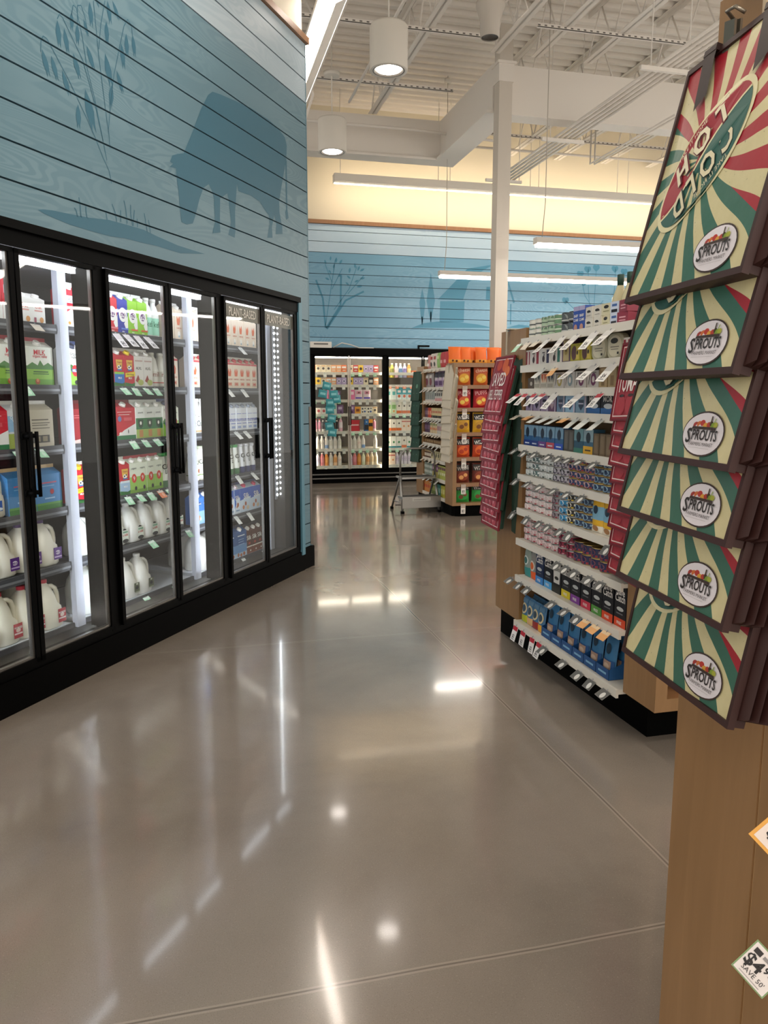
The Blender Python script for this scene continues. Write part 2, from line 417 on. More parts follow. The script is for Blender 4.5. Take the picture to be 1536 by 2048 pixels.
def ops2(b, art, w_, h):
    y = 0.0
    for o in art:
        k = o[0]
        if k == 'r':
            n = 6; m_ = 5
            x0, x1, z0, z1 = o[1]*w_, o[2]*w_, o[3]*h, o[4]*h
            vs = [(x0 + (x1-x0)*i/n, y, z0 + (z1-z0)*j/m_) for j in range(m_+1) for i in range(n+1)]
            b.add(vs, [(j*(n+1)+i, j*(n+1)+i+1, (j+1)*(n+1)+i+1, (j+1)*(n+1)+i) for j in range(m_) for i in range(n)], o[5], True)
        elif k == 'd':
            cx, cz, rx, rz = o[1]*w_, o[2]*h, o[3]*w_, o[4]*w_; n = 14
            vs = [(cx, y, cz)] + [(cx + f_*rx*math.cos(2*PI*j/n), y, cz + f_*rz*math.sin(2*PI*j/n)) for f_ in (.5, 1) for j in range(n)]
            fs = [(0, 1 + j, 1 + (j+1) % n) for j in range(n)] + [(1 + j, 1 + n + j, 1 + n + (j+1) % n, 1 + (j+1) % n) for j in range(n)]
            b.add(vs, fs, o[5], True)
        elif k == 't': b.text(o[1], o[2]*w_, o[3]*h, o[4]*w_, y, o[5], maxw=(o[6] if len(o) > 6 else .8)*w_, bold=.02, rot=(o[7] if len(o) > 7 else 0))
        y -= .0008

def row(F, y, z, x, seq, where, group, ref, gap=0.002, up=0, jit=0.0, rev=False):
    """set packages side by side from x on; seq = [(proto, how many)] ; ref says which end we count from; rev counts from the far end"""
    tot = {}; cnt = {}
    for pr, n in seq:
        if pr: tot[pr.desc] = tot.get(pr.desc, 0) + n
    for pr, n in seq:
        if pr is None: x += n; continue
        for i in range(n):
            cnt[pr.desc] = cnt.get(pr.desc, 0) + 1; T_ = tot[pr.desc]
            k = T_ + 1 - cnt[pr.desc] if rev else cnt[pr.desc]
            lab = pr.desc + ((', ' + ORD[k] + ' from ' + ref) if T_ > 1 else '') + ', ' + where
            pr.put(F.p(x + pr.w / 2, y + random.uniform(-jit, jit), z + 0.0005), (0, 0, F.rz + random.uniform(-jit, jit) * 4), lab, group if n > 1 else group)
            x += pr.w + gap
    return x
# ---------------------------------------------------------------- the room
def cut_boards(b, xa, xb, za, zb, off, y0=0.0):
    """cut flat decals at the board gaps so that the gaps stay open"""
    return b
b = MB(); b.box(-6, 13, -5, 13.6, -.1, 0, floor_mat()); struct(b.obj('floor'))

LF = Frame(0.865, 6.469, 56.7)      # dairy cooler wall: x along the wall, y into it
FF = Frame(0.0, 13.2, 0)
SEAMS = [2.295 + 0.1735 * k for k in range(13)]
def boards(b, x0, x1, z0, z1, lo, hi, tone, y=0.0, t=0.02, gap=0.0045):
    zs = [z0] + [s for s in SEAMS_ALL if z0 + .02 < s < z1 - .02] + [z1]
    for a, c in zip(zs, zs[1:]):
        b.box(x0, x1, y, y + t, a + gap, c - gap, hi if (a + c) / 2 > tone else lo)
SEAMS_ALL = [2.295 + 0.1735 * k for k in range(-13, 13)]
def mural(b, polys, y, m):
    """printed silhouettes just proud of the boards, cut open along the board gaps"""
    bm = bmesh.new()
    for pts in polys:
        vs = [bm.verts.new((x, y, z)) for x, z in pts]
        try: bm.faces.new(vs)
        except ValueError: pass
    for f in bm.faces: f.normal_update()
    bmesh.ops.triangulate(bm, faces=bm.faces[:])
    for s in SEAMS_ALL:
        for q in (s - .0045, s + .0045):
            bmesh.ops.bisect_plane(bm, geom=bm.verts[:] + bm.edges[:] + bm.faces[:], plane_co=(0, 0, q), plane_no=(0, 0, 1))
        kill = [f for f in bm.faces if abs(f.calc_center_median().z - s) < .0044]
        bmesh.ops.delete(bm, geom=kill, context='FACES')
    bm.verts.index_update()
    b.add([tuple(v.co) for v in bm.verts], [tuple(v.index for v in f.verts) for f in bm.faces], m); bm.free()
def ribbon(pts, w_):
    """a tapering stroke as quads"""
    o = []; n = len(pts)
    for i in range(n - 1):
        (x0, z0), (x1, z1) = pts[i], pts[i + 1]; d = math.hypot(x1 - x0, z1 - z0) or 1; nx, nz = -(z1 - z0) / d, (x1 - x0) / d
        a = w_ * .5; o.append([(x0 - nx*a, z0 - nz*a), (x1 - nx*a, z1 - nz*a), (x1 + nx*a, z1 + nz*a), (x0 + nx*a, z0 + nz*a)])
    return o
def lens(a, c, k=.16):
    (x0, z0), (x1, z1) = a, c; dx, dz = x1 - x0, z1 - z0; nx, nz = -dz * k, dx * k
    return [(x0, z0), (x0 + dx*.25 + nx*.7, z0 + dz*.25 + nz*.7), (x0 + dx*.5 + nx, z0 + dz*.5 + nz), (x0 + dx*.8 + nx*.6, z0 + dz*.8 + nz*.6), (x1 + nx*.5, z1 + nz*.5), (x0 + dx*.78, z0 + dz*.78), (x1 - nx*.5, z1 - nz*.5),
            (x0 + dx*.8 - nx*.6, z0 + dz*.8 - nz*.6), (x0 + dx*.5 - nx, z0 + dz*.5 - nz), (x0 + dx*.25 - nx*.7, z0 + dz*.25 - nz*.7)]
COW= [(-1.244,3.412),(-1.187,3.452),(-1.093,3.468),(-0.935,3.488),(-0.681,3.518),(-0.405,3.524),(-0.258,3.511),(-0.143,3.479),(-0.111,3.427),(-0.124,3.324),(-0.176,3.198),(-0.226,3.074),(-0.261,2.977),(-0.259,2.899),(-0.217,2.796),(-0.214,2.745),(-0.331,2.723),(-0.315,2.799),(-0.35,2.858),(-0.392,2.762),(-0.383,2.686),(-0.47,2.67),(-0.426,2.777),(-0.437,2.84),(-0.508,2.868),(-0.577,2.907),(-0.713,2.918),(-0.886,2.906),(-0.904,2.948),(-0.92,2.86),(-0.94,2.755),(-0.943,2.624),(-0.956,2.581),(-1.037,2.586),(-0.998,2.673),(-1.008,2.741),(-1.023,2.826),(-1.037,2.857),(-1.133,2.802),(-1.147,2.634),(-1.142,2.581),(-1.242,2.558),(-1.21,2.631),(-1.21,2.784),(-1.226,2.818),(-1.27,2.86),(-1.335,2.821),(-1.385,2.744),(-1.445,2.621),(-1.474,2.574),(-1.543,2.554),(-1.6,2.557),(-1.611,2.631),(-1.614,2.71),(-1.632,2.802),(-1.636,2.862),(-1.703,2.853),(-1.666,2.881),(-1.697,2.885),(-1.67,2.927),(-1.614,2.951),(-1.547,2.974),(-1.456,3.106),(-1.341,3.285)]
TAIL= [(-0.142,3.318),(-0.116,3.314),(-0.12,2.952),(-0.102,2.887),(-0.143,2.867),(-0.159,2.921),(-0.142,2.947)]
HILL= [(-2.801,2.372),(-2.765,2.382),(-2.708,2.39),(-2.581,2.399),(-2.437,2.411),(-2.282,2.431),(-2.138,2.435),(-1.985,2.438),(-1.857,2.425),(-1.647,2.41),(-1.344,2.409),(-1.624,2.367),(-1.861,2.369),(-1.99,2.363),(-2.154,2.359),(-2.279,2.347),(-2.405,2.345),(-2.586,2.346),(-2.711,2.357),(-2.766,2.364)]
BLADES= [[(-2.548,2.436),(-2.535,2.427),(-2.529,2.396)],[(-2.51,2.495),(-2.504,2.458),(-2.502,2.399)],[(-2.462,2.461),(-2.462,2.443),(-2.458,2.405)],[(-2.306,2.464),(-2.303,2.446),(-2.3,2.428)],[(-2.253,2.519),(-2.232,2.486),(-2.219,2.435)],[(-2.149,2.561),(-2.136,2.513),(-2.131,2.443)],[(-2.092,2.551),(-2.095,2.502),(-2.084,2.439)],[(-2.061,2.529),(-2.069,2.488),(-2.079,2.44)],[(-2.182,2.503),(-2.185,2.47),(-2.186,2.441)],[(-2.039,2.487),(-2.039,2.461),(-2.04,2.441)],[(-1.972,2.531),(-1.963,2.496),(-1.951,2.431)],[(-1.934,2.502),(-1.927,2.47),(-1.922,2.43)]]
STEMS= [[(-2.716,3.103),(-2.71,3.153),(-2.694,3.181),(-2.67,3.179),(-2.619,3.129),(-2.527,3.035),(-2.431,2.918),(-2.365,2.833),(-2.306,2.741),(-2.261,2.685),(-2.248,2.626)],[(-2.592,3.298),(-2.575,3.326),(-2.553,3.32),(-2.491,3.251),(-2.427,3.18),(-2.382,3.075),(-2.344,2.976),(-2.299,2.828),(-2.277,2.736)],[(-2.491,3.357),(-2.473,3.412),(-2.452,3.407),(-2.418,3.286),(-2.394,3.146),(-2.349,3.022),(-2.299,2.828)],[(-2.45,3.33),(-2.442,3.423),(-2.415,3.435),(-2.391,3.394),(-2.371,3.311)],[(-2.319,3.499),(-2.31,3.388),(-2.301,3.263),(-2.284,3.127),(-2.26,2.943),(-2.248,2.873),(-2.247,2.803)],[(-2.227,3.54),(-2.271,3.404),(-2.296,3.277)],[(-2.006,3.458),(-2.012,3.511),(-2.043,3.526),(-2.078,3.478),(-2.129,3.341),(-2.181,3.201),(-2.216,3.067),(-2.243,2.936),(-2.253,2.884)]]
SEEDS= [[(-2.707,3.119),(-2.67,3.007)],[(-2.648,3.112),(-2.613,3.008)],[(-2.578,3.073),(-2.533,2.966)],[(-2.592,3.293),(-2.586,3.172)],[(-2.548,3.275),(-2.528,3.164)],[(-2.487,3.375),(-2.493,3.284)],[(-2.451,3.335),(-2.456,3.234)],[(-2.493,3.183),(-2.451,3.074)],[(-2.389,3.258),(-2.338,3.155)],[(-2.478,2.95),(-2.482,2.83)],[(-2.348,3.481),(-2.344,3.362)],[(-2.225,3.441),(-2.227,3.324)],[(-2.207,3.549),(-2.189,3.438)],[(-2.166,3.566),(-2.113,3.488)],[(-2.062,3.447),(-2.062,3.327)],[(-2.005,3.464),(-1.993,3.351)],[(-2.108,3.38),(-2.095,3.25)],[(-2.159,3.224),(-2.111,3.121)],[(-2.248,3.277),(-2.207,3.118)],[(-2.205,3.137),(-2.225,3.015)],[(-2.419,3.042),(-2.364,2.845)],[(-2.295,3.51),(-2.276,3.483)],[(-2.402,3.378),(-2.372,3.305)]]
F_GL= [[(2.115,3.402),(2.227,3.109),(2.268,2.623)],[(2.542,3.491),(2.53,3.005),(2.279,2.623)],[(2.934,3.242),(2.617,3.083),(2.291,2.605)],[(2.447,3.746),(2.385,3.374),(2.323,3.0),(2.268,2.661)],[(2.817,3.649),(2.677,3.272),(2.419,2.927)],[(2.272,3.665),(2.385,3.374)],[(2.562,3.603),(2.384,3.262)],[(2.935,3.505),(2.657,3.196)]]
F_SEED= [[(2.265,3.738),(2.287,3.658)],[(2.37,3.798),(2.361,3.724)],[(2.467,3.783),(2.458,3.691)],[(2.563,3.75),(2.512,3.667)],[(2.329,3.575),(2.375,3.514)],[(2.269,3.444),(2.347,3.41)],[(2.561,3.51),(2.483,3.47)],[(2.427,3.671),(2.411,3.597)],[(2.699,3.626),(2.683,3.533)],[(2.778,3.704),(2.789,3.611)],[(2.865,3.659),(2.825,3.575)],[(2.947,3.617),(2.864,3.569)],[(2.955,3.468),(2.864,3.446)],[(2.64,3.494),(2.706,3.441)],[(2.914,3.336),(2.808,3.313)],[(2.619,3.382),(2.678,3.339)],[(2.848,3.427),(2.769,3.387)]]
F_CYP= [[(3.969,3.321),(3.921,3.081),(3.948,2.851),(3.974,2.716),(4.002,2.852),(4.029,3.084)],[(4.123,3.585),(4.049,3.123),(4.097,2.874),(4.131,2.758),(4.155,2.875),(4.203,3.128)]]
F_TR= [[(3.96,2.851),(3.961,2.716),(3.986,2.716),(3.985,2.852)],[(4.117,2.932),(4.119,2.758),(4.144,2.759),(4.142,2.933)]]
F_HILL= [[(3.784,2.654),(3.99,2.736),(4.24,2.772),(4.661,2.77),(5.004,2.738),(5.307,2.685)],[(5.547,2.69),(5.788,2.755),(5.965,2.739),(6.145,2.702)]]
F_BARN= [[(4.257,3.149),(4.795,3.687),(5.283,3.775),(5.071,3.659),(4.82,3.456),(4.719,3.15)],[(4.299,3.119),(4.749,3.132),(4.738,2.772),(4.29,2.762)],[(5.154,3.39),(5.27,3.393),(5.275,3.166),(5.145,3.174)],[(5.526,3.539),(5.556,3.54),(5.702,3.139),(5.668,3.122)],[(5.611,3.109),(5.637,3.109),(5.638,2.752),(5.616,2.751)]]
F_FL= [[(7.122,3.775),(7.138,3.414),(7.174,3.131)],[(7.283,3.761),(7.266,3.134)],[(6.967,3.669),(7.075,3.291),(7.27,3.052)],[(7.675,3.796),(7.67,3.431),(7.636,3.185)],[(7.842,3.742),(7.768,3.352),(7.638,3.144)],[(6.69,3.199),(6.879,3.042)],[(7.447,3.22),(7.316,3.053)]]
F_HEAD= [(7.109,3.767),(6.966,3.681),(7.282,3.801),(7.661,3.796),(7.851,3.754),(6.69,3.207),(7.041,3.531)]

# wall with the cow mural
b = MB()
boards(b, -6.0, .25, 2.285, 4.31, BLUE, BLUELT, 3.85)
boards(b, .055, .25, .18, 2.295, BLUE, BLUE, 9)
b.box(-6, .25, .02, .12, 2.29, 4.31, SEAM); b.box(.03, .25, .02, .12, .18, 2.29, SEAM)
mural(b, [COW, TAIL, HILL], -.0012, MURAL)
mural(b, [q for p in BLADES for q in ribbon(p, .007)] + [q for p in STEMS for q in ribbon(p, .005)] + [lens(*s) for s in SEEDS], -.0012, MURAL)
b.box(.25, .262, -.002, 1.6, .18, 4.31, BLUE)     # the wall's end, running back
wl = struct(b.obj('wall_left', loc=LF.p(0, 0), rot=(0, 0, LF.rz)))
b = MB(); b.box(-6, .262, .03, .2, 4.36, 7.0, CREAMW); struct(b.obj('wall_left_upper', loc=LF.p(0, 0), rot=(0, 0, LF.rz)))
b = MB(); b.box(-6, .285, -.025, .2, 4.31, 4.36, WOODR); struct(b.obj('trim_1', loc=LF.p(0, 0), rot=(0, 0, LF.rz)))
b = MB(); b.box(-.0, .055, -.03, .1, .14, 2.29, M('#5f8fa2', .45)); struct(b.obj('trim_2', loc=LF.p(0, 0), rot=(0, 0, LF.rz)))
b = MB(); b.box(.225, .27, -.004, .0, .19, 1.4, M('#6c625a', .4)); b.box(.262, .27, -.004, .06, .19, 1.4, M('#6c625a', .4)); struct(b.obj('trim_3', loc=LF.p(0, 0), rot=(0, 0, LF.rz)))
b = MB(); b.box(.04, .262, -.02, .5, 0, .18, BLACKM); struct(b.obj('baseboard_left', loc=LF.p(0, 0), rot=(0, 0, LF.rz)))
# far wall
b = MB()
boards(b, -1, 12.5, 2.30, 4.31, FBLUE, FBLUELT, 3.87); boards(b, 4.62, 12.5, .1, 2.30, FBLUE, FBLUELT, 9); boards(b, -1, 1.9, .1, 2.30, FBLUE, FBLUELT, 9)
b.box(-1, 12.5, .02, .1, 2.3, 4.31, SEAM); b.box(4.62, 12.5, .02, .1, 0, 2.3, SEAM)
mural(b, F_CYP + F_TR + F_HILL + F_BARN, -.0015, FMURAL)
fl_ = [q for p in F_GL[:3] for q in ribbon(p, .03)] + [q for p in F_GL[3:] for q in ribbon(p, .012)] + [lens(a, c, .2) for a, c in F_SEED] + [q for p in F_FL for q in ribbon(p, .012)]
fl_ += [[(x + .07 * math.cos(a), z + .055 * math.sin(a) * (1 + .3 * math.sin(3 * a))) for a in [2 * PI * k / 12 for k in range(12)]] for x, z in F_HEAD]
mural(b, fl_, -.0015, FMURAL)
struct(b.obj('wall_far', loc=FF.p(0, 0)))
b = MB(); b.box(-1, 12.5, .0, .1, 4.37, 7.0, CREAMW); struct(b.obj('wall_far_upper', loc=FF.p(0, 0)))
b = MB(); b.box(-1, 12.5, -.04, .1, 4.31, 4.37, WOODR); struct(b.obj('trim_4', loc=FF.p(0, 0)))
# ---------------------------------------------------------------- the dairy cooler with glass doors
GREENT = '#9fd6ae'
def led_mat(): return M('#eef3ff', .5, 0, COOLER_LIGHT)
DC = empty('reach_in_cooler', LF.p(0, 0), (0, 0, LF.rz), 'long black reach-in dairy cooler with six glass doors under the cow mural', 'cooler')
DE = [-4.22, -3.62, -3.0, -2.41, -1.81, -1.21, -.62, -.06]
b = MB()
b.box(-4.4, .0, -.02, .1, 2.17, 2.275, BLACK); b.box(-4.4, 0, -.05, -.02, 2.245, 2.285, BLACK)
for u, hw in ((-3.62, .035), (-2.41, .035), (-1.21, .035), (-.03, .03)): b.box(u - hw, u + hw, -.012, .10, .19, 2.18, BLACK)
b.box(-4.4, 0, -.01, .1, .165, .205, BLACK)
b.obj('cooler_frame', DC)
b = MB(); b.box(-4.4, .04, -.02, .6, 0, .168, BLACKM); b.obj('kick_plate', DC)
b = MB(); IN = M('#4a4744', .35); 
b.box(-4.4, .0, 1.0, 1.03, .15, 2.3, M('#2e2c2c', .6)); b.box(-4.4, .0, .1, 1.0, 2.19, 2.22, M('#b9bac0', .5)); b.box(-4.4, 0, .1, 1.0, .168, .19, M('#26241f', .4))
b.box(-.005, .02, .1, 1.0, .19, 2.2, M('#5c5a58', .12, .7)); b.obj('cooler_liner', DC)
# light strips: tall ones behind every frame post, a long one under the header, diode dots at the end panel
for u in (-4.25, -3.62, -2.41, -1.21):
    b = MB(); b.box(u - .034, u + .026, .10, .135, .21, 2.16, BLACKM); b.obj('mullion', DC)
    b = MB(); b.box(u + .0262, u + .034, .103, .133, .25, 2.12, led_mat()); b.obj('light_strip', DC)
b = MB(); b.box(-4.3, -.05, .105, .13, 2.135, 2.165, M('#eef3ff', .5, 0, 4.5)); b.obj('light_strip', DC)
b = MB(); b.box(-.05, -.02, .185, .2, .62, 2.1, M('#8a8d92', .3, .5))
for k in range(30):
    z = .66 + k * .048; b.lathe([(.0095, 0), (.0075, .005), (0.001, .007)], M('#f4f8ff', .5, 0, 30.0), seg=10); 
    n = 31
    for i in range(len(b.v) - 30, len(b.v)):
        x, y, zz = b.v[i]; b.v[i] = (-.035 + x, .184 - zz, z + y)
b.obj('diode_strip', DC)
for i in range(7):
    a, c = DE[i], DE[i + 1]; a2 = a + (.036 if a in (-2.41, -1.21, -3.62, -4.22) else .004); c2 = c - (.036 if c in (-2.41, -1.21, -3.62) else .004)
    z0, z1 = .205, 2.165; s_ = .026
    d = MB()
    d.box(a2, a2 + s_, -.03, .0, z0, z1, BLACK); d.box(c2 - s_, c2, -.03, 0, z0, z1, BLACK); d.box(a2, c2, -.03, 0, z0, z0 + .022, BLACK); d.box(a2, c2, -.03, 0, z1 - .022, z1, BLACK)
    g = M('#77736e', .3, .7); e_ = .011
    d.box(a2 + s_, a2 + s_ + e_, -.02, 0, z0 + .022, z1 - .022, g); d.box(c2 - s_ - e_, c2 - s_, -.02, 0, z0 + .022, z1 - .022, g); d.box(a2 + s_, c2 - s_, -.02, 0, z0 + .022, z0 + .034, g)
    do = d.obj('cooler_door', DC)
    g_ = MB(); g_.box(a2 + s_ + .002, c2 - s_ - .002, -.016, -.012, z0 + .024, z1 - .024, GLASS); g_.obj('glass', do)
    near = i % 2 == 1   # handle on the edge shared by a pair of doors
    hx = (c2 - .014) if near else (a2 + .014)
    h_ = MB(); h_.tube([(hx, -.03, 1.04), (hx, -.075, 1.04)], .011, BLACK, 10); h_.tube([(hx, -.03, 1.31), (hx, -.075, 1.31)], .011, BLACK, 10)
    h_.tube([(hx, -.075, 1.02), (hx, -.075, 1.33)], .009, BLACK, 10)
    h_.tube([(hx, -.031, 1.04), (hx, -.040, 1.04)], .018, BLACK, 12); h_.tube([(hx, -.031, 1.31), (hx, -.040, 1.31)], .018, BLACK, 12); h_.obj('handle', do)
    if i >= 5:
        s = MB(); xa, xb = a2 + s_ + .012, c2 - s_ - .012; zc = 2.075
        s.box(xa, xb, -.0115, -.0105, zc - .053, zc + .053, M('#7d7468', .5)); s.text('PLANT-BASED', (xa + xb) / 2, zc, .058, -.0165, M('#d8d2c8', .5), maxw=(xb - xa) * .8, bold=.01)
        so = s.obj('door_sign', do)
SZ = [1.87, 1.55, 1.225, .885, .57, .215]
SNAME = ['top shelf', 'second shelf', 'third shelf', 'fourth shelf', 'fifth shelf', 'bottom shelf']
SH1 = M('#3f4046', .4); SH2 = M('#7f8187', .35, .3); SHW = M('#cfd3dc', .3)
for (a, c) in ((-4.3, -3.66), (-3.58, -2.46), (-2.37, -1.25), (-1.17, -.09)):
    for k, z in enumerate(SZ):
        b = MB(); b.box(a, c, .25, .9, z - .022, z, SHW if k == 5 else SH1); b.box(a, c, .238, .25, z - .045, z + .004, SH1)
        if k < 5: b.box(a, c, .236, .238, z - .030, z - .018, SH2)
        b.obj('shelf', DC)
for u in (-3.62, -2.42, -1.21, -.06):
    b = MB(); b.box(u - .032, u + .032, .222, .258, .19, 2.185, PLAS); b.obj('shelf_post', DC)

W_ = '#f2efe9'; RED = '#c9122c'; DRED = '#8f1424'; NAVY = '#20295f'; BLU = '#1f74c4'; GRN = '#2f7d3c'; LIM = '#9bcf2e'; MINT = '#8fd0b8'; CREAM = '#e6dccb'
def horizon(desc, mid, bot, cap=W_, bandc=None, w_=.094, d=.094, h=.235):
    art = [('r', -.5, .5, 0, .1, GRN), ('r', -.5, .5, .08, .44, bot), ('r', -.46, .46, .40, .47, mid), ('p', [(-.5, .08), (.5, .08), (.5, .14), (0, .06), (-.5, .14)], GRN),
           ('p', [(-.32, .86), (.32, .86), (.26, .6), (0, .52), (-.26, .6)], '#e9b64a'), ('d', .0, .62, .2, .13, W_), ('d', -.06, .62, .07, .06, '#23242c'), ('d', .1, .66, .05, .07, '#23242c'), ('r', -.22, .22, .52, .56, '#3d77b8'), ('t', 'Organic', 0, .78, .1, DRED), ('t', 'MILK', 0, .28, .12, W_)]
    if bandc: art.append(('p', [(-.5, .3), (.5, .36), (.5, .5), (-.5, .44)], bandc)); art.append(('t', 'DHA Omega', 0, .4, .1, '#242424', .8))
    return carton(desc, w_, d, h, RED, art, cap)
a2 = lambda desc, c, c2, w_=.094: carton(desc, w_, .094, .25, c, [('d', .02, .56, .40, .46, W_), ('p', [(.1, .3), (.5, .55), (.5, .2), (.3, .12)], W_), ('d', .02, .56, .24, .24, '#6d3f7a'), ('t', 'a2', .02, .56, .3, W_), ('r', -.2, .5, .12, .17, c2), ('t', 'MILK', .0, .06, .08, W_)], W_)
P_H1 = horizon('red milk carton with blue lower half', '#8cc63f', BLU)
P_H2 = horizon('red milk carton with mint lower half', '#bfe6d6', MINT)
P_H3 = horizon('red milk carton with pale blue lower half', '#dfe9f2', '#a9c6e4')
P_H4 = horizon('red milk carton with yellow band', RED, RED, '#e8c51c', '#f0cf1a')
P_H5 = horizon('red milk carton with green band', '#8cc63f', RED, W_)
P_H6 = horizon('red milk carton with yellow band and blue lower half', '#f0cf1a', BLU, '#e8c51c', '#f0cf1a')
P_LF = carton('red and white lactose free milk carton', .094, .094, .25, RED, [('r', -.36, .36, .66, .86, '#d9dfe6'), ('t', 'Lactose', 0, .78, .11, '#232323'), ('t', 'FREE', 0, .7, .08, '#232323'), ('p', [(-.5, 0), (.5, 0), (.5, .38), (0, .5), (-.5, .38)], W_), ('d', .15, .2, .16, .2, '#e7dcd2'), ('d', -.22, .12, .12, .1, '#c98b3c')], W_)
P_LF2 = carton('white oat drink carton with pale red print', .094, .094, .155, W_, [('t', 'Oat', 0, .7, .22, '#d9776e'), ('r', -.3, .3, .5, .56, '#e6a79f'), ('d', .2, .16, .15, .16, '#e0a060'), ('r', -.36, -.2, .0, .25, '#a8586a')], W_)
P_OV = carton('wide white and green pasture milk carton', .185, .1, .25, '#eef0e6', [('r', -.5, .5, 0, .5, '#8fc04a'), ('r', -.5, .5, 0, .16, '#6ca53a'), ('p', [(-.5, .5), (-.3, .6), (-.1, .52), (0, .66), (.12, .52), (.3, .6), (.5, .5), (.5, .42), (-.5, .42)], '#4e8440'), ('t', 'MILK', 0, .86, .14, RED), ('t', 'organic valley', 0, .76, .07, RED), ('r', -.28, .28, .34, .37, '#3d6b2a'), ('r', -.3, .3, .29, .31, '#3d6b2a'), ('d', -.15, .1, .09, .08, '#b05c30'), ('d', -.15, .13, .05, .05, '#d58a5a')], W_, '#b32433')
P_OV2 = carton('white carton with green pasture and red oval badge', .094, .1, .25, '#f1f1ea', [('r', -.5, .5, 0, .52, '#8fc04a'), ('p', [(-.5, .5), (-.3, .6), (0, .52), (.3, .6), (.5, .5), (.5, .42), (-.5, .42)], '#3f7a3a'), ('t', 'Organic', 0, .88, .15, '#2a2a2a'), ('t', 'Valley', 0, .79, .15, '#2a2a2a'), ('d', 0, .42, .26, .34, '#c8262e'), ('r', -.3, .3, .38, .47, '#27508f'), ('t', 'MILK', 0, .425, .14, W_), ('d', .05, .1, .14, .13, '#25252b')], '#2c3550', '#3a4a78')
P_OVC = carton('milk carton with blue sky and brown cow', .14, .1, .245, '#d9dce0', [('r', -.5, .5, .45, .86, '#8fb7d8'), ('r', -.5, .5, 0, .4, '#a3b257'), ('t', 'ORGANIC', 0, .82, .12, W_), ('t', 'VALLEY', 0, .73, .12, W_), ('p', [(-.25, .1), (.3, .1), (.34, .46), (.18, .62), (-.05, .66), (-.24, .5)], '#a8713c'), ('d', 0, .5, .13, .17, '#7d4f28'), ('r', -.05, .05, .2, .5, '#efe3cf')], W_)
P_BG = carton('wide beige milk carton with printed text', .17, .1, .245, '#bdb39f', [('r', -.4, .3, .72, .75, '#5a5348'), ('r', -.4, .35, .64, .66, '#5a5348'), ('r', -.4, .25, .58, .60, '#5a5348'), ('r', -.4, .33, .5, .52, '#5a5348'), ('r', -.4, .3, .12, .32, '#3c3a33'), ('r', -.3, -.1, .15, .29, '#8b7f66'), ('r', 0, .2, .15, .29, '#8b7f66')], None)
P_REDW = carton('wide red milk carton with white hill', .19, .1, .245, RED, [('r', -.5, .5, 0, .14, '#1d7a4b'), ('p', [(-.4, .14), (-.1, .3), (.5, .5), (.5, .14)], '#e9e9e6'), ('r', -.4, .3, .86, .88, '#f1b8b8'), ('r', -.35, .2, .78, .8, '#f1b8b8'), ('d', -.3, .66, .09, .09, '#6a7bb0'), ('r', -.1, .3, .6, .7, '#d8505c'), ('d', -.28, .2, .08, .05, W_), ('d', .1, .26, .02, .07, '#23232b')], W_, '#7f1020')
P_WG = carton('white and green omega milk carton', .094, .094, .245, '#eef0ec', [('r', -.5, .5, .3, .66, '#2d7a45'), ('p', [(-.3, .62), (.3, .62), (.24, .4), (0, .32), (-.24, .4)], '#17402a'), ('d', 0, .5, .1, .12, W_), ('r', -.5, .5, 0, .3, '#a7bf5c'), ('r', -.2, .2, .05, .28, '#c98d4e'), ('t', 'grassmilk', 0, .84, .1, '#2a2a2a')], W_, '#e6e6e2')
P_DRED = carton('wide dark red milk carton turned sideways', .18, .1, .245, '#8a1622', [('r', -.4, .35, .8, .82, '#c8686c'), ('r', -.4, .2, .74, .76, '#c8686c'), ('d', .3, .5, .1, .12, '#b13a40'), ('p', [(-.5, .1), (.1, .16), (.5, .4), (.5, .0), (-.5, 0)], '#c9b6ad')], None, '#5e0f19')
P_BLUW = carton('wide blue carton with green meadow', .185, .1, .24, '#3d7fb6', [('r', -.5, .5, 0, .16, '#3f7f35'), ('r', -.5, .5, .14, .2, '#5a9a45'), ('r', -.3, .3, .74, .78, '#b75e78'), ('r', -.3, .2, .66, .68, '#7fb0d8'), ('d', .1, .5, .08, .08, '#a8323c'), ('r', -.2, .2, .3, .34, '#9ac4e4')], None, '#d9b98a')
P_MOO = carton('green organic milk carton with red badge', .084, .084, .235, '#e8eddc', [('r', -.5, .5, 0, .55, '#9dc95a'), ('r', -.5, .5, 0, .12, '#7cab3d'), ('d', 0, .5, .28, .34, '#d3392b'), ('t', '9', 0, .5, .3, W_), ('d', .15, .16, .14, .16, '#26262b'), ('t', 'organic', 0, .84, .14, '#2a2a2a')], W_, '#b32433')
P_A1 = a2('red milk carton with white disc', '#cf2233', '#e57b86'); P_A2 = a2('royal blue milk carton with white disc', '#2636a0', '#5f7fd8'); P_A3 = a2('lime milk carton with white disc', '#93cc2a', '#e0612e')
P_BW = carton('blue and white milk carton with splash', .094, .094, .245, '#eaf3f8', [('p', [(-.5, .55), (.5, .5), (.5, .78), (0, .72), (-.5, .84)], '#2b9ac8'), ('p', [(-.5, .4), (0, .5), (.5, .38), (.5, .54), (-.5, .58)], '#57b8da'), ('d', .2, .14, .22, .22, '#d8c9b8')], W_)
P_AX = carton('white filtered milk carton with black lettering', .094, .094, .235, '#ece7e2', [('t', 'ALXL', 0, .62, .17, '#2c2c2c'), ('p', [(-.4, .2), (-.1, .4), (.1, .2), (.0, .1)], '#a33b33'), ('d', .15, .15, .3, .2, '#b6bf6a'), ('r', -.4, .4, .84, .88, '#c9a9a0')], W_)
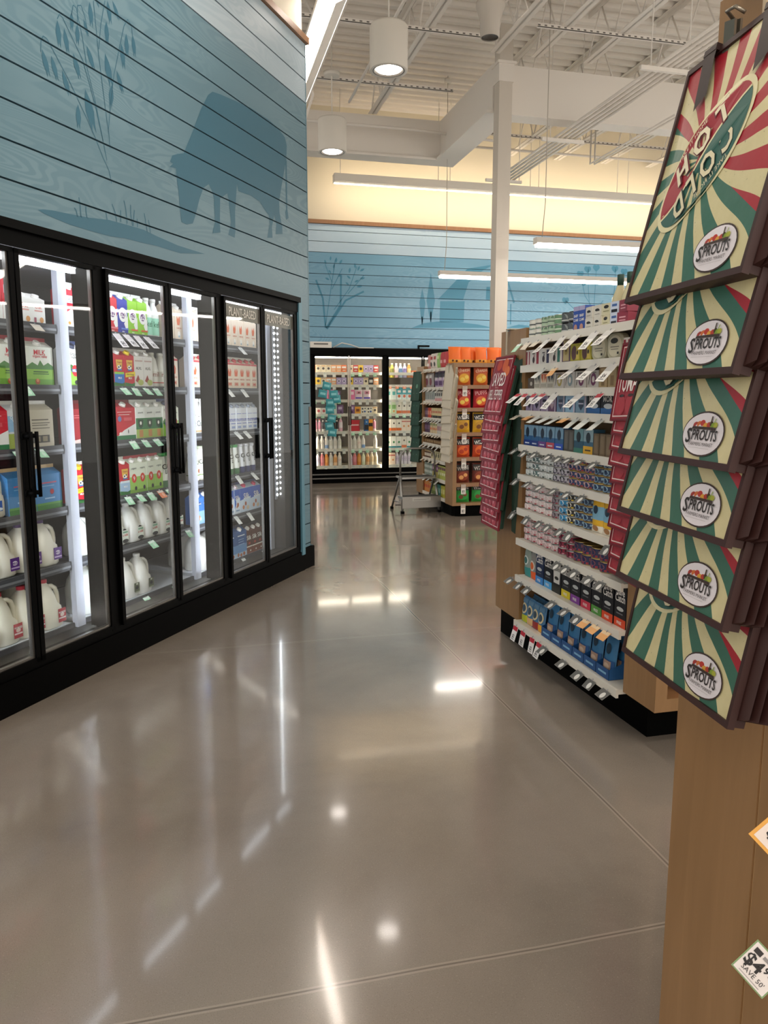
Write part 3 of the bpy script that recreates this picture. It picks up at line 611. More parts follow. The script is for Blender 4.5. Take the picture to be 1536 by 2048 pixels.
P_ALM = carton('beige almond milk carton with orange drop', .094, .094, .245, '#e9d6bf', [('p', [(-.18, .5), (.1, .5), (.2, .66), (.1, .84), (-.05, .7), (-.2, .82), (-.24, .64)], '#d96a3c'), ('d', .0, .2, .18, .2, '#eee8de'), ('d', .0, .12, .1, .08, '#9fb6c4'), ('t', 'ALMOND', 0, .4, .1, '#c0562f')], '#dcd8cf')
P_ALR = carton('beige almond milk carton with red top', .094, .094, .24, '#ecd9c4', [('r', -.5, .5, .93, 1.0, '#c33a44'), ('p', [(-.22, .48), (.18, .48), (.26, .66), (.12, .8), (0, .62), (-.14, .8), (-.28, .66)], '#dc5f33'), ('t', 'ALMOND', 0, .36, .12, '#b8452f'), ('r', -.3, .3, .1, .24, '#e0a184'), ('r', -.2, .2, .14, .2, '#c9503a')], '#c33a44')
P_MOM = carton('white carton with blue lettering band', .084, .084, .215, '#e7ecf6', [('t', 'mom', 0, .5, .36, '#2540b0', .96), ('r', -.4, .4, .3, .33, '#5a6fc8'), ('r', -.4, .4, .74, .76, '#5a6fc8'), ('r', -.3, .3, .1, .2, '#9fb0e0')], '#8f98a8', '#b9c0cc')
P_SILK = carton('blue and white carton with white script', .088, .088, .24, '#dfe9f4', [('p', [(-.5, .55), (.5, .65), (.5, 1), (-.5, 1)], '#2b57b8'), ('p', [(-.5, .2), (-.2, .4), (-.3, 1), (-.5, 1)], '#2f66c4'), ('t', 'Silk', .02, .66, .36, W_, .9), ('d', .08, .36, .16, .2, '#a9532f'), ('d', -.1, .28, .1, .1, '#c47a4e'), ('r', -.3, .35, .1, .16, '#8aa6c8')], '#e7d6dc', '#2b2f58')
P_SLKW = carton('wide blue and white almond carton', .17, .1, .24, '#c9d9ec', [('p', [(-.5, .5), (.5, .62), (.5, 1), (-.5, 1)], '#2b57b8'), ('t', 'Silk', .1, .66, .26, W_), ('d', -.2, .2, .1, .1, '#c47a4e'), ('d', .2, .16, .12, .1, '#d8c2a4'), ('d', 0, .34, .08, .1, '#a9532f')], '#d24a6a', '#26316a')
P_ALB = carton('blue almond breeze carton', .088, .088, .24, '#3470bd', [('d', 0, .78, .36, .16, '#26477f'), ('t', 'almond', 0, .78, .14, W_), ('r', -.5, .5, 0, .5, '#8db6dc'), ('d', -.05, .25, .2, .22, '#b98048'), ('d', .15, .2, .12, .14, '#e6dccb')], W_, '#26304f')
P_NB = carton('wide navy carton with brown nuts', .17, .1, .25, '#2a5590', [('r', -.5, .5, 0, .2, '#a9bfd6'), ('r', -.5, .5, .18, .5, '#5f8cc0'), ('d', -.3, .1, .09, .09, '#a0582f'), ('d', -.05, .07, .1, .08, '#a0582f'), ('d', .22, .1, .1, .09, '#a0582f'), ('r', -.35, .3, .84, .88, '#d8e2ee'), ('r', -.3, .2, .6, .62, '#9fbde0'), ('r', -.3, .25, .5, .52, '#9fbde0'), ('r', -.3, .2, .7, .72, '#9fbde0')], W_, '#18233f')
P_CH = carton('brown chocolate drink carton with white script', .088, .088, .235, '#5a2f20', [('t', 'Silk', 0, .7, .4, W_, .95), ('d', .05, .45, .2, .12, '#b8432f'), ('r', -.5, .5, .28, .33, '#efe6da'), ('r', -.5, .5, 0, .28, '#7a4026'), ('d', .2, .12, .1, .08, W_)], W_, '#22222a')
JB = M('#eae7dd', .35); JC = M('#f2ecd9', .35)
JB.node_tree.nodes['Principled BSDF'].inputs['Subsurface Weight'].default_value = .15
P_JR = jug('gallon milk jug with red cap and red label', M('#f4eedb', .33), '#d8344a', [('r', .08, .46, .10, .38, '#b3182c'), ('d', .27, .25, .1, .07, '#e8c8c0'), ('r', .1, .44, .17, .2, '#f0d8d8'), ('t', 'PROMISED', .27, .3, .07, W_, .33)], .155, .275)
P_JP = jug('milk jug with purple label', M('#f1ebdc', .33), '#5b3a78', [('r', .06, .46, .12, .38, '#57267f'), ('d', .26, .27, .12, .08, '#e8ddec'), ('r', .08, .44, .16, .19, '#cbb3dc'), ('t', 'MILK', .26, .27, .08, '#57267f')], .15, .255)
P_JBL = jug('milk jug with blue cap and blue label', M('#f1ebdc', .33), '#233a86', [('r', -.4, .2, .14, .34, '#2a57a8'), ('t', 'MILK', -.1, .24, .14, W_), ('d', .1, .18, .1, .05, '#d8e2f0')], .15, .262)
P_JG = jug('white milk jug with cow patch label', M('#ecebe6', .33), '#e8e6e0', [('r', .06, .46, .08, .40, '#dfe6dc'), ('d', .26, .11, .2, .08, '#1f2024'), ('t', 'a milk', .26, .26, .1, '#c0392f'), ('r', .1, .42, .31, .35, '#7fae92'), ('p', [(.1, .38), (.16, .43), (.3, .41), (.34, .38)], '#1f2024')], .148, .25)
P_JBR = jug('white milk jug with dark photo label', M('#f1efe8', .33), '#efece6', [('r', .08, .44, .14, .36, '#5f6650'), ('d', .26, .24, .1, .08, '#22242a'), ('d', .26, .33, .06, .04, '#d6d8cc'), ('r', .1, .42, .12, .15, '#9aa08a')], .148, .262)
P_JBIG = jug('large round milk bottle with orange badge', M('#eff0e8', .3), '#e8e8e2', [('d', .28, .32, .16, .14, '#8cb63e'), ('r', .12, .44, .22, .34, '#d8442c')], .185, .3, True)
P_JPK = jug('gallon bottle of milk with pink cap', M('#f3f1ea', .3), '#d63a6a', [('d', .30, .26, .15, .16, '#1f3f88'), ('t', 'milk', .28, .26, .16, W_, .3), ('p', [(-.05, .66), (.1, .6), (.18, .72), (.02, .78)], '#9fb5a5')], .165, .285, True)
P_WB = bottle('white bottle with green wrap', [(.034, 0), (.037, .01), (.037, .13), (.036, .15), (.024, .19), (.017, .205), (.017, .24)], '#eeeee8', W_, [('t', 'kefir', 0, .34, .5, '#3a7a5a')], band=(.05, .5, '#9ed9bd'))
P_OA = bottle('tall white oat bottle with dotted print', [(.03, 0), (.034, .01), (.034, .12), (.032, .15), (.021, .2), (.018, .22), (.0185, .245)], '#eceae6', '#efeeea', [('t', 'Oat', 0, .3, .6, '#33414a'), ('d', -.2, .5, .06, .06, '#2c2c2c'), ('d', .1, .54, .06, .06, '#2c2c2c'), ('d', .25, .47, .05, .05, '#c9793a'), ('r', -.6, .6, .05, .1, '#d9b27c')])
P_CAL = bottle('curvy cream almond bottle with green stripe', [(.046, 0), (.05, .012), (.049, .08), (.042, .13), (.03, .17), (.028, .19), (.032, .21), (.031, .245)], '#efe9da', '#bfc9ae', [('t', 'CALIFIA', 0, .56, .32, '#3c4a3c', 1.1), ('r', -1.0, 1.0, .16, .19, '#7da04e'), ('d', .1, .3, .14, .16, '#a2573a')])
P_CAB = bottle('curvy white almond bottle with blue neck', [(.046, 0), (.05, .012), (.049, .08), (.042, .13), (.03, .17), (.028, .19), (.032, .21), (.031, .245)], '#f0ece2', '#8fbad8', [('t', 'CA', 0, .56, .34, '#3c4a5c', 1.1), ('r', -1.0, 1.0, .16, .19, '#8fbad8')])
P_CAG = bottle('white bottle with green foot and black letters', [(.037, 0), (.042, .012), (.041, .07), (.036, .12), (.028, .165), (.026, .2), (.028, .225)], '#e9ebe4', '#3f9a4c', [('t', 'CA', 0, .62, .4, '#23282b'), ('t', 'LI', 0, .46, .3, '#23282b')], band=(.0, .2, '#3f6d45'))
P_CAN = bottle('white bottle with navy foot and black letters', [(.037, 0), (.042, .012), (.041, .07), (.036, .12), (.028, .165), (.026, .2), (.028, .225)], '#e4e6ea', '#d9dbe0', [('t', 'CA', 0, .62, .4, '#23282b'), ('t', 'LI', 0, .46, .3, '#23282b')], band=(.0, .22, '#363c66'))
P_CL = bottle('clear sided milk bottle with narrow neck', [(.042, 0), (.046, .012), (.045, .1), (.036, .15), (.03, .18), (.018, .2), (.017, .22)], '#d9d6cd', '#dedbd2', [('r', -.6, .6, .12, .15, '#b0473f'), ('r', -.6, .6, .3, .46, '#c9c3b8'), ('t', 'milk', 0, .38, .3, '#8f5a50')])

def rowl(k, x, seq, rack, y=.262, ref=None, grp=None):
    return row(LF, y, SZ[k], x, seq, SNAME[k] + ', ' + rack, 'packages on the ' + SNAME[k] + ' of ' + rack, ref or 'its white post', jit=.0025, rev=True)
RK = ['cooler rack one', 'cooler rack two', 'plant-based rack']
RK = ['oat-side milk rack', 'middle milk rack', 'plant-based rack']
r0, r1, r2 = RK
rowl(0, -3.18, [(P_LF, 5), (P_LF2, 2)], r0); 
rowl(1, -3.22, [(P_OV, 4)], r0)
rowl(2, -3.2, [(P_REDW, 2), (P_OVC, 1), (P_BG, 1)], r0)
rowl(3, -3.3, [(P_JBL, 3), (P_BLUW, 2)], r0)
rowl(4, -3.1, [(P_JP, 4)], r0); rowl(5, -3.12, [(P_JR, 4)], r0)
pr = 'its plant-based end'
rowl(0, -2.36, [(P_LF, 2), (None, .06), (P_BW, 1), (P_A1, 1), (P_A2, 1), (P_A3, 2), (P_WB, 2), (None, .05), (P_ALM, 2)], r1, ref=pr)
rowl(1, -2.36, [(P_OV2, 3), (P_H5, 1), (P_H1, 1), (P_H4, 1), (P_AX, 2), (P_CL, 2), (P_ALR, 1)], r1, ref=pr)
rowl(2, -2.36, [(P_DRED, 1), (P_REDW, 2), (P_WG, 3), (P_OV2, 1), (P_MOO, 1)], r1, ref=pr)
rowl(3, -2.36, [(P_H4, 1), (P_H6, 1), (P_H1, 1), (P_H2, 1), (P_H3, 1), (P_MOO, 4), (P_CAG, 2)], r1, ref=pr)
rowl(4, -2.36, [(P_JG, 7)], r1, ref=pr)
rowl(5, -2.33, [(P_JBIG, 1), (None, .02), (P_JBR, 3)], r1, ref=pr)
bw = 'the blue corner'
def rowr(k, x, seq): return row(LF, .262, SZ[k], x, seq, SNAME[k] + ', ' + r2, 'packages on the ' + SNAME[k] + ' of ' + r2, bw, jit=.0025, rev=True)
rowr(0, -1.16, [(P_ALM, 10)]); rowr(1, -1.16, [(P_ALR, 10)]); rowr(2, -1.16, [(P_OA, 5), (P_MOM, 7)]); rowr(3, -1.16, [(P_CAL, 2), (P_CAB, 1), (None, .02), (P_CAG, 4), (P_CAN, 3)])
rowr(4, -1.16, [(P_ALB, 2), (P_SILK, 5), (P_SLKW, 2)]); rowr(5, -1.12, [(P_JPK, 2), (P_NB, 2), (P_CH, 3)])
# second rows where the photo shows them standing behind
row(LF, .45, SZ[5], -3.02, [(P_JR, 3)], 'second row, bottom milk shelf', 'second row of red capped jugs', 'its white post', rev=True)
row(LF, .56, SZ[5], -1.92, [(P_JBR, 2)], 'deep in the bottom milk shelf', 'jugs deep at the back', 'the plant-based doors', rev=True)
row(LF, .37, SZ[0], -3.2, [(P_LF, 6)], 'behind the oat drinks, top milk shelf', 'second row of lactose free cartons', 'its white post', rev=True)
row(LF, .45, SZ[5], -1.05, [(P_JPK, 1)], 'standing behind two others, bottom shelf', 'back row bottles', 'x')

# ---------------------------------------------------------------- price tags
def tag_mesh(name, w_, h, face, top=None, toph=.4, dot=None, text=None, edge=None):
    b = MB(); b.box(-w_/2, w_/2, -.0006, .0006, -h, 0, edge or face)
    b.rect(-w_/2 + .002, w_/2 - .002, -h + .002, -.002, -.0009, face)
    if top: b.rect(-w_/2 + .002, w_/2 - .002, -h * toph, -.001, -.0012, top)
    if dot: b.disc(w_ * .12, -h * .6, w_ * .2, w_ * .26, -.0014, dot)
    if text: b.text(text, 0, -h * .68, h * .22, -.0014, '#1e1c1c', maxw=w_ * .75, bold=.03); b.rect(-w_ * .3, w_ * .3, -h * .9, -h * .86, -.0014, '#4a4848')
    b.tube([(0, .004, .012), (0, -.004, .004), (0, 0, -.004)], .0025, CLEARP, 6)
    return b.mesh(name)
TG = {
 'mint': (tag_mesh('tag', .06, .06, '#a9dcb7', '#dfece2', .3, '#cfe9d5'), 'mint green price tag with pale circle'),
 'mint2': (tag_mesh('tag', .06, .10, '#e3e6e2', '#a9dcb7', .55, None, '$4'), 'long mint and white price tag'),
 'salmon': (tag_mesh('tag', .06, .06, '#e88a62', '#e9dcd4', .3, '#f0b79c'), 'salmon orange price tag'),
 'red': (tag_mesh('tag', .06, .105, '#ece6e6', '#d9ced0', .42, None, '$6'), 'long white price tag with red stripe'),
 'white': (tag_mesh('tag', .055, .075, '#d8d8d2', '#c2c4c0', .4), 'plain white price tag'),
 'long': (tag_mesh('tag', .07, .10, '#e9e6e1', '#c9c6c2', .4, None, '$4'), 'long white price tag with black digits'),
 'redtop': (tag_mesh('tag', .06, .085, '#ece9e6', '#b82237', .3, None, '$2'), 'white price tag with red top'),
 'grey': (tag_mesh('tag', .066, .05, '#5f5f5c', None, .3, '#dedcd6', None, '#85847f'), 'dark grey price tag with white dot'),
 'orange': (tag_mesh('tag', .066, .05, '#e8ab6c', '#e8cba0', .35), 'orange price tag'),
 'beige': (tag_mesh('tag', .066, .05, '#d9cdb9', '#c9c0b0', .35), 'beige price tag'),
}
def tags(F, y, z, xs, kind, where, ref, tilt=-42, name='price_tag'):
    me, desc = TG[kind]; n = len(xs)
    for i, x in enumerate(xs):
        o = bpy.data.objects.new(name, me); COL.objects.link(o); o.location = F.p(x, y, z); o.rotation_euler = (R(tilt + random.uniform(-7, 7)), R(random.uniform(-4, 4)), F.rz)
        lab = desc + ((', ' + ORD[i + 1] + ' from ' + ref) if n > 1 else '') + ', ' + where
        tag(o, lab, 'price tag', 'tags ' + where)
    return
def lt(k, xs, kind, rack): tags(LF, .232, SZ[k] - .008, xs[::-1], kind, 'under ' + SNAME[k] + ', ' + rack, 'the blue corner')
lt(0, [-2.62], 'beige', r0); lt(1, [-2.95, -2.72], 'mint', r0); lt(2, [-2.98, -2.8, -2.65], 'mint', r0)
lt(0, [-1.98, -1.89, -1.79, -1.69], 'red', r1); lt(1, [-2.22], 'mint2', r1); lt(1, [-1.94, -1.83, -1.72, -1.62, -1.5], 'mint', r1)
lt(2, [-2.3, -2.15, -1.88, -1.76, -1.64, -1.5], 'mint', r1); lt(3, [-2.27, -2.14, -1.95, -1.84, -1.73, -1.53], 'mint', r1); lt(3, [-1.62], 'salmon', r1); lt(4, [-2.3, -1.74, -1.32], 'mint', r1)
lt(5, [-1.82, -1.5], 'mint', r1)
lt(0, [-.52], 'white', r2); lt(1, [-.72, -.5], 'white', r2); lt(2, [-.95, -.62, -.48], 'white', r2); lt(3, [-.62, -.38], 'white', r2); lt(4, [-.66, -.46], 'white', r2); lt(5, [-.56, -.22], 'white', r2)
# ---------------------------------------------------------------- the far cooler
FC = Frame(1.95, 12.97, 0)
FK = empty('upright_cooler', FC.p(0, 0), (0, 0, 0), 'black glass door cooler full of drinks against the far blue wall', 'cooler')
b = MB(); b.box(0, 2.66, 0, .12, 2.16, 2.28, BLACK); b.box(0, 2.66, 0, .12, .19, .225, BLACK)
for x in (0.0, 1.27, 2.59): b.box(x, x + .07, 0, .12, .2, 2.17, BLACK)
b.obj('cooler_frame', FK)
b = MB(); b.box(0, 2.66, .0, .7, 0, .19, BLACKM); b.obj('kick_plate', FK)
for z in (.085, .155):
    b = MB(); b.box(.02, 2.64, -.03, .0, z - .008, z + .012, M('#6f6d69', .35, .5)); b.obj('bumper_rail', FK)
b = MB(); WI = M('#e9e6dd', .5); b.box(0, 2.66, .72, .75, .2, 2.2, M('#55504c', .6)); b.box(0, .02, .12, .72, .2, 2.2, WI); b.box(2.64, 2.66, .12, .72, .2, 2.2, WI); b.box(0, 2.66, .12, .72, 2.17, 2.2, WI); b.box(0, 2.66, .12, .72, .2, .24, WI)
b.obj('cooler_liner', FK)
for x in (.03, 1.305, 2.62):
    b = MB(); b.box(x - .02, x + .02, .125, .14, .25, 2.12, M('#fff0dc', .5, 0, COOLER_LIGHT)); b.obj('light_strip', FK)
b = MB(); b.box(.08, 2.58, .125, .145, 2.12, 2.15, M('#fff0dc', .5, 0, COOLER_LIGHT * .8)); b.obj('light_strip', FK)
FD = [(.07, .665), (.675, 1.27), (1.34, 1.965), (1.975, 2.59)]
for i, (a, c) in enumerate(FD):
    b = MB(); s_ = .022; g = M('#b5afa5', .3, .5) if i < 2 else BLACK
    b.box(a, a + s_, -.025, 0, .225, 2.16, g if i == 1 else BLACK); b.box(c - s_, c, -.025, 0, .225, 2.16, g if i == 0 else BLACK); b.box(a, c, -.025, 0, .225, .25, BLACK); b.box(a, c, -.025, 0, 2.135, 2.16, BLACK)
    do = b.obj('cooler_door', FK)
    b = MB(); b.box(a + s_, c - s_, -.014, -.01, .25, 2.135, GLASS); b.obj('glass', do)
    b = MB(); x = c - .012 if i % 2 == 0 else a + .012; b.tube([(x, -.025, 1.0), (x, -.06, 1.0), (x, -.06, 1.3), (x, -.025, 1.3)], .008, BLACK, 8); b.obj('handle', do)
FZ = [1.885, 1.675, 1.42, 1.18, .88, .58, .29]
FN = ['top shelf', 'second shelf', 'third shelf', 'fourth shelf', 'fifth shelf', 'sixth shelf', 'bottom shelf']
for k, z in enumerate(FZ):
    for a, c in ((.03, 1.28), (1.33, 2.62)):
        b = MB(); b.box(a, c, .15, .65, z - .02, z, SHELFW); b.box(a, c, .142, .15, z - .045, z + .003, SHELFW); b.obj('shelf', FK)
def dk(desc, body, cap, lab, r=.036, h=.22, band=(.25, .65), lc=W_, dc=None):
    art = [('r', -.5, .5, band[0], band[1], lc)] + ([('d', 0, (band[0] + band[1]) / 2, .26, .22, dc)] if dc else [])
    return bottle(desc, [(r * .9, 0), (r, .008), (r, h * .6), (r * .85, h * .72), (r * .45, h * .88), (r * .42, h)], body, cap, art, single=True, seg=12)
def far(k, x, seq, door): return row(FC, .16, FZ[k], x, seq, FN[k] + ', ' + door, 'drinks and packs on the ' + FN[k] + ' of ' + door, 'the blue corner', gap=.004, jit=.002)
bx = lambda desc, c, art=None, w_=.085, h=.12: pbox(desc, w_, .07, h, c, art or [('r', -.4, .4, .55, .8, W_), ('r', -.3, .3, .2, .35, '#d9cdb9')], name='food_box')
cartf = lambda desc, c, art, w_=.09, h=.2: pbox(desc, w_, .07, h, c, art, name='drink_carton', cat='carton')
d1, d2, d3 = 'far cooler first door', 'far cooler second door', 'far cooler third door'
O1 = bx('small orange pack', '#e06a24'); O2 = bx('small cream pack with dark print', '#e9dcc0', [('d', 0, .5, .25, .25, '#4a3a34'), ('r', -.4, .4, .8, .9, '#c98a4a')]); O3 = bx('small peach pack', '#eba877'); O4 = bx('small red pack', '#bd3434'); O5 = bx('small yellow pack with black spot', '#efc53a', [('d', 0, .5, .28, .28, '#2a2422')])
O6 = bx('small lilac pack', '#b9a6cf', [('d', 0, .5, .3, .3, '#e9e4ef'), ('d', 0, .5, .18, .18, '#5a4b80')]); O7 = bx('small black and white pack', '#2b2a2c', [('r', -.35, .35, .3, .7, '#e4e2de')]); O8 = bx('pink tofu pack', '#e87aa8', [('r', -.35, .35, .5, .8, '#f6d9e4')], .11, .17); O9 = pillow('pale pink yoghurt pouch', .14, .17, .04, '#ead6da', [('r', -.3, .3, .55, .85, '#d98aa4'), ('d', 0, .7, .12, .1, '#6a4a38'), ('r', -.4, .4, .1, .25, '#5a4bb8')], 'pouch', 'pouch')
PU = bx('purple pack with berry print', '#7e5a86', [('r', -.3, .3, .5, .8, '#cfb9d6'), ('d', .1, .2, .14, .14, '#3a2540')], .11, .15)
far(0, .04, [(O1, 1), (O2, 3), (O3, 2), (O1, 1)], d1); far(0, .69, [(O2, 1), (O4, 1), (O5, 1), (O6, 2), (O4, 1)], d2)
B5_ = dk('amber bottle', '#d98f2e', '#e9e2c8', 0, h=.24, lc='#f2e2a0'); Y1 = dk('yellow bottle', '#e8bb2e', '#e9e2c8', 0, h=.24, lc='#f2e2a0'); Y2 = dk('lilac bottle', '#c9bfe0', '#e9e2d8', 0, h=.24, lc='#8a7fc0'); Y3 = dk('pink bottle', '#eab8c8', '#efe6e0', 0, h=.24, lc='#f6e6ea'); Y4 = dk('pale blue bottle', '#bcd3e6', '#efe6e0', 0, h=.24, lc='#6a8fc0'); Y5 = dk('olive bottle', '#c9c04a', '#e9e2c8', 0, h=.24, lc='#8a8a3a')
row(FC, .16, 1.8, 1.36, [(Y1, 1), (Y5, 1), (Y3, 1), (Y4, 1), (Y2, 1), (B5_, 1), (O1, 1)], 'top shelf of ' + d3, 'drinks on the top shelf of ' + d3, 'the black mullion', gap=.004)
far(1, .04, [(O5, 2), (O2, 1), (O3, 2), (O6, 2)], d1); far(1, .69, [(O5, 1), (O6, 2), (O2, 1), (O7, 1), (O3, 1)], d2)
far(2, .04, [(O7, 1), (None, .2), (O8, 1), (PU, 1)], d1); far(2, .69, [(O8, 1), (O9, 2)], d2)
TE = cartf('teal and white protein drink carton', '#3aa7b3', [('r', -.5, .5, 0, .45, '#dfe9e6'), ('d', 0, .3, .26, .3, '#d8643a'), ('r', -.3, .3, .6, .8, W_)]); WT = cartf('white carton with small teal print', '#e6efe9', [('r', -.3, .3, .4, .7, '#5ab5b0')])
GC = cartf('pale green carton', '#cfe3bf', [('r', -.35, .35, .4, .75, '#7fae6a'), ('d', 0, .2, .2, .2, '#e0a060')]); OC = cartf('white carton with orange foot', '#eee6d8', [('r', -.5, .5, 0, .25, '#e0702e'), ('d', 0, .65, .16, .16, '#3a2a24')]); WC = cartf('white carton with green dot', '#eeece2', [('d', 0, .5, .2, .22, '#3f8f5a'), ('r', -.5, .5, .0, .15, '#2f8f9a')]); PC = cartf('beige pouch with striped top', '#efd9c4', [('r', -.5, .5, .75, .85, '#c85a4a'), ('d', 0, .4, .2, .22, '#d98a4a')], .08)
far(2, 1.36, [(WT, 2), (TE, 3), (WT, 1)], d3)
EG = bx('amber pack', '#eaa33a', [('r', -.3, .3, .3, .7, '#8a4a1e')], .1, .12); EK = bx('pack with black and blue splashes', '#e9e4d6', [('d', -.2, .7, .16, .14, '#23232a'), ('d', .2, .3, .18, .16, '#2a5a9a'), ('d', .25, .75, .12, .1, '#23232a'), ('d', -.2, .25, .14, .12, '#23232a')], .1, .12); ER = bx('white pack with red spot', '#eee4da', [('d', 0, .5, .28, .28, '#b83434')], .085, .1)
far(3, .04, [(ER, 4), (WT, 1), (PU, 1)], d1); far(3, .69, [(PU, 1), (EG, 1), (EK, 2), (O2, 1)], d2); far(3, 1.36, [(GC, 2), (OC, 3), (GC, 1)], d3)
S1_ = dk('slim bottle with black checks', '#e9e6de', '#23232a', 0, .028, .21, (.2, .8), '#2b2a30'); S2_ = dk('slim striped pink bottle', '#efd9da', '#c84a4a', 0, .028, .21, (.2, .8), '#d98aa4'); BT = bx('pack of red milk bottles', '#c8283a', [('r', -.4, .4, .5, .62, '#f0c8c8'), ('r', -.5, -.42, .1, .9, '#8a1424'), ('r', .42, .5, .1, .9, '#8a1424')], .2, .19)
BC = cartf('blue and black carton', '#2b6fb0', [('r', -.5, .5, .1, .55, '#1c1f2a'), ('d', 0, .78, .2, .14, W_)], .07); OK_ = cartf('orange and black carton', '#e69a2c', [('r', -.5, .5, .4, .7, '#23201c')], .07)
far(4, .04, [(S2_, 3), (S1_, 5), (Y3, 1)], d1); far(4, .69, [(BT, 1), (None, .08), (BC, 1), (OK_, 1), (S2_, 1)], d2); far(4, 1.36, [(OC, 3), (PC, 3)], d3)
B1 = dk('white drink bottle with dark berry spot', '#f1ebe0', W_, 0, lc='#e9e0d4', dc='#5a2a3a'); B2 = dk('white drink bottle with red spot', '#f1ebe0', W_, 0, lc='#f3e6dc', dc='#c8343a'); B3 = dk('white drink bottle with blue foot', '#f1ece6', W_, 0, lc='#7a9fd0', band=(.05, .3)); B4 = dk('red orange drink bottle', '#d9482a', W_, 0, lc='#e86a3a'); B5 = dk('plain white drink bottle', '#f0ede6', W_, 0, lc='#e2ddd2')
far(5, .04, [(B4, 1), (B1, 2), (B3, 1), (B5, 3)], d1); far(5, .69, [(B5, 2), (B2, 1), (B3, 1), (None, .14), (B1, 1)], d2); far(5, 1.36, [(WC, 3), (OC, 1), (WC, 2)], d3)
C1 = dk('pink smoothie bottle', '#e88a90', W_, 0, lc='#f09aa2'); C2 = dk('orange smoothie bottle', '#eb9440', W_, 0, lc='#f2aa5a'); C3 = dk('peach smoothie bottle', '#f2c79a', W_, 0, lc='#e0a060'); C4 = dk('lilac white smoothie bottle', '#e6dfe9', W_, 0, lc='#d6c9dc', dc='#7a4a80'); C5 = dk('pale green smoothie bottle', '#dfe6c0', W_, 0, lc='#e9ecd4'); C6 = dk('cream smoothie bottle', '#f4e6c9', W_, 0, lc='#ecd2a6')
far(6, .04, [(C5, 1), (C4, 1), (C1, 1), (C2, 1), (B5, 1), (C3, 1), (B2, 1)], d1); far(6, .69, [(C4, 1), (C1, 1), (C2, 1), (C5, 1), (C3, 1), (C6, 2)], d2); far(6, 1.36, [(PC, 2), (C4, 4)], d3)
for k in range(7):
    z = FZ[k] - .012
    if k in (2, 3): tags(FC, .138, z, [.1 + .14 * i for i in range(4)], 'mint', 'on ' + FN[k] + ', ' + d1, 'the blue corner', -10)
    else: tags(FC, .138, z, [.12 + .16 * i for i in range(4)], 'white', 'on ' + FN[k] + ', ' + d1, 'the blue corner', -10)
    tags(FC, .138, z, [.76 + .13 * i for i in range(4)], 'mint' if k in (0, 4, 5) else 'white', 'on ' + FN[k] + ', ' + d2, 'the blue corner', -10)
    if k: tags(FC, .138, z, [1.42 + .13 * i for i in range(4)], 'mint' if k in (3, 5) else 'salmon' if k == 1 else 'white', 'on ' + FN[k] + ', ' + d3, 'the black mullion', -10)
# teal packets hung on a strip in front of the first door
TP = pillow('teal packet', .15, .13, .03, '#2f8a94', [('r', -.3, .3, .35, .65, '#7cc0c6')], 'snack_packet', 'packet')
for i, (x, z) in enumerate([(.27, 1.66), (.2, 1.53), (.4, 1.52), (.45, 1.44), (.34, 1.38), (.33, 1.26), (.35, 1.12), (.33, .99), (.36, .88)]):
    TP.put(FC.p(x, -.06 - .004 * (i % 3), z - .07), (R(-8), R(random.uniform(-12, 12)), 0), 'teal packet on the hanging strip at the far cooler, ' + ORD[i + 1] + ' from its top', 'teal packets on the hanging strip')
b = MB(); b.box(-.012, .012, -.001, .001, -1.0, 0, CLEARP); tag(b.obj('merchandise_strip', loc=FC.p(.33, -.035, 1.75)), 'clear plastic strip holding teal packets before the far cooler', 'strip')
b = MB(); b.box(0, .36, .03, .2, 0, .1, M('#dcd9d2', .4)); b.box(.06, .3, .028, .03, .05, .075, M('#6b6864', .5)); tag(b.obj('control_box', loc=FC.p(.02, -.02, 2.2805)), 'white control box lying on top of the far cooler', 'control box')
b = MB(); b.tube([(0, 0, .012), (.15, .01, .09), (.3, 0, .06), (.45, .01, .012), (.7, 0, .012)], .009, M('#d6d2c8', .5)); tag(b.obj('cable', loc=FC.p(.42, .08, 2.28)), 'loose white cable on top of the far cooler', 'cable')
b = MB(); b.box(-.1, .1, 0, .06, .04, .07, BLACK); b.box(-.1, -.08, 0, .06, 0, .05, BLACK); tag(b.obj('cable_bracket', loc=FC.p(2.0, .03, 2.28)), 'small black bracket on top of the far cooler', 'bracket')

# ---------------------------------------------------------------- gondola with crisps on its end, by the column
def wood_tag(n): return n
G2 = empty('snack_gondola', (3.1, 8.95, 0), (0, 0, 0), 'wooden ended snack gondola with crisps on its end and a step stool beside it', 'gondola')
b = MB(); b.lathe([(.0001, 0)], BLACKM) if False else None
pts = [(.07, .12), (.02, .2), (.02, 1.55), (1.05, 1.55), (1.05, .2), (1.0, .1), (.13, .1)]
b.loft([[(x, y, z) for x, y in [(.12, .04), (.06, .07), (.03, .13), (.03, 1.56), (1.1, 1.56), (1.1, .04)]] for z in (0, .145)], BLACKM, smooth=False)
b.obj('kick_base', G2)
b = MB(); b.box(0, .05, 0, .28, .14, 1.885, WOOD); b.box(1.03, 1.08, 0, .28, .14, 1.885, WOOD); b.box(.05, 1.03, .25, .28, .14, 1.885, M('#5a3d2e', .6)); b.box(.05, 1.03, 0, .25, 1.835, 1.885, WOODR); b.box(.05, 1.03, 0, .25, .14, .175, WOOD)
b.obj('end_cabinet', G2)
EZ = [1.62, 1.345, 1.045, .74, .42, .175]
for z in EZ[:5]:
    b = MB(); b.box(.05, 1.03, .004, .25, z - .045, z, WOODR); b.obj('end_shelf', G2)
b = MB(); b.box(0, .05, 1.25, 1.57, .14, 1.885, WOOD); b.box(1.03, 1.08, 1.25, 1.57, .14, 1.885, WOOD); b.box(.05, 1.03, 1.3, 1.57, .14, 1.885, WOOD); b.obj('side_panel', G2)
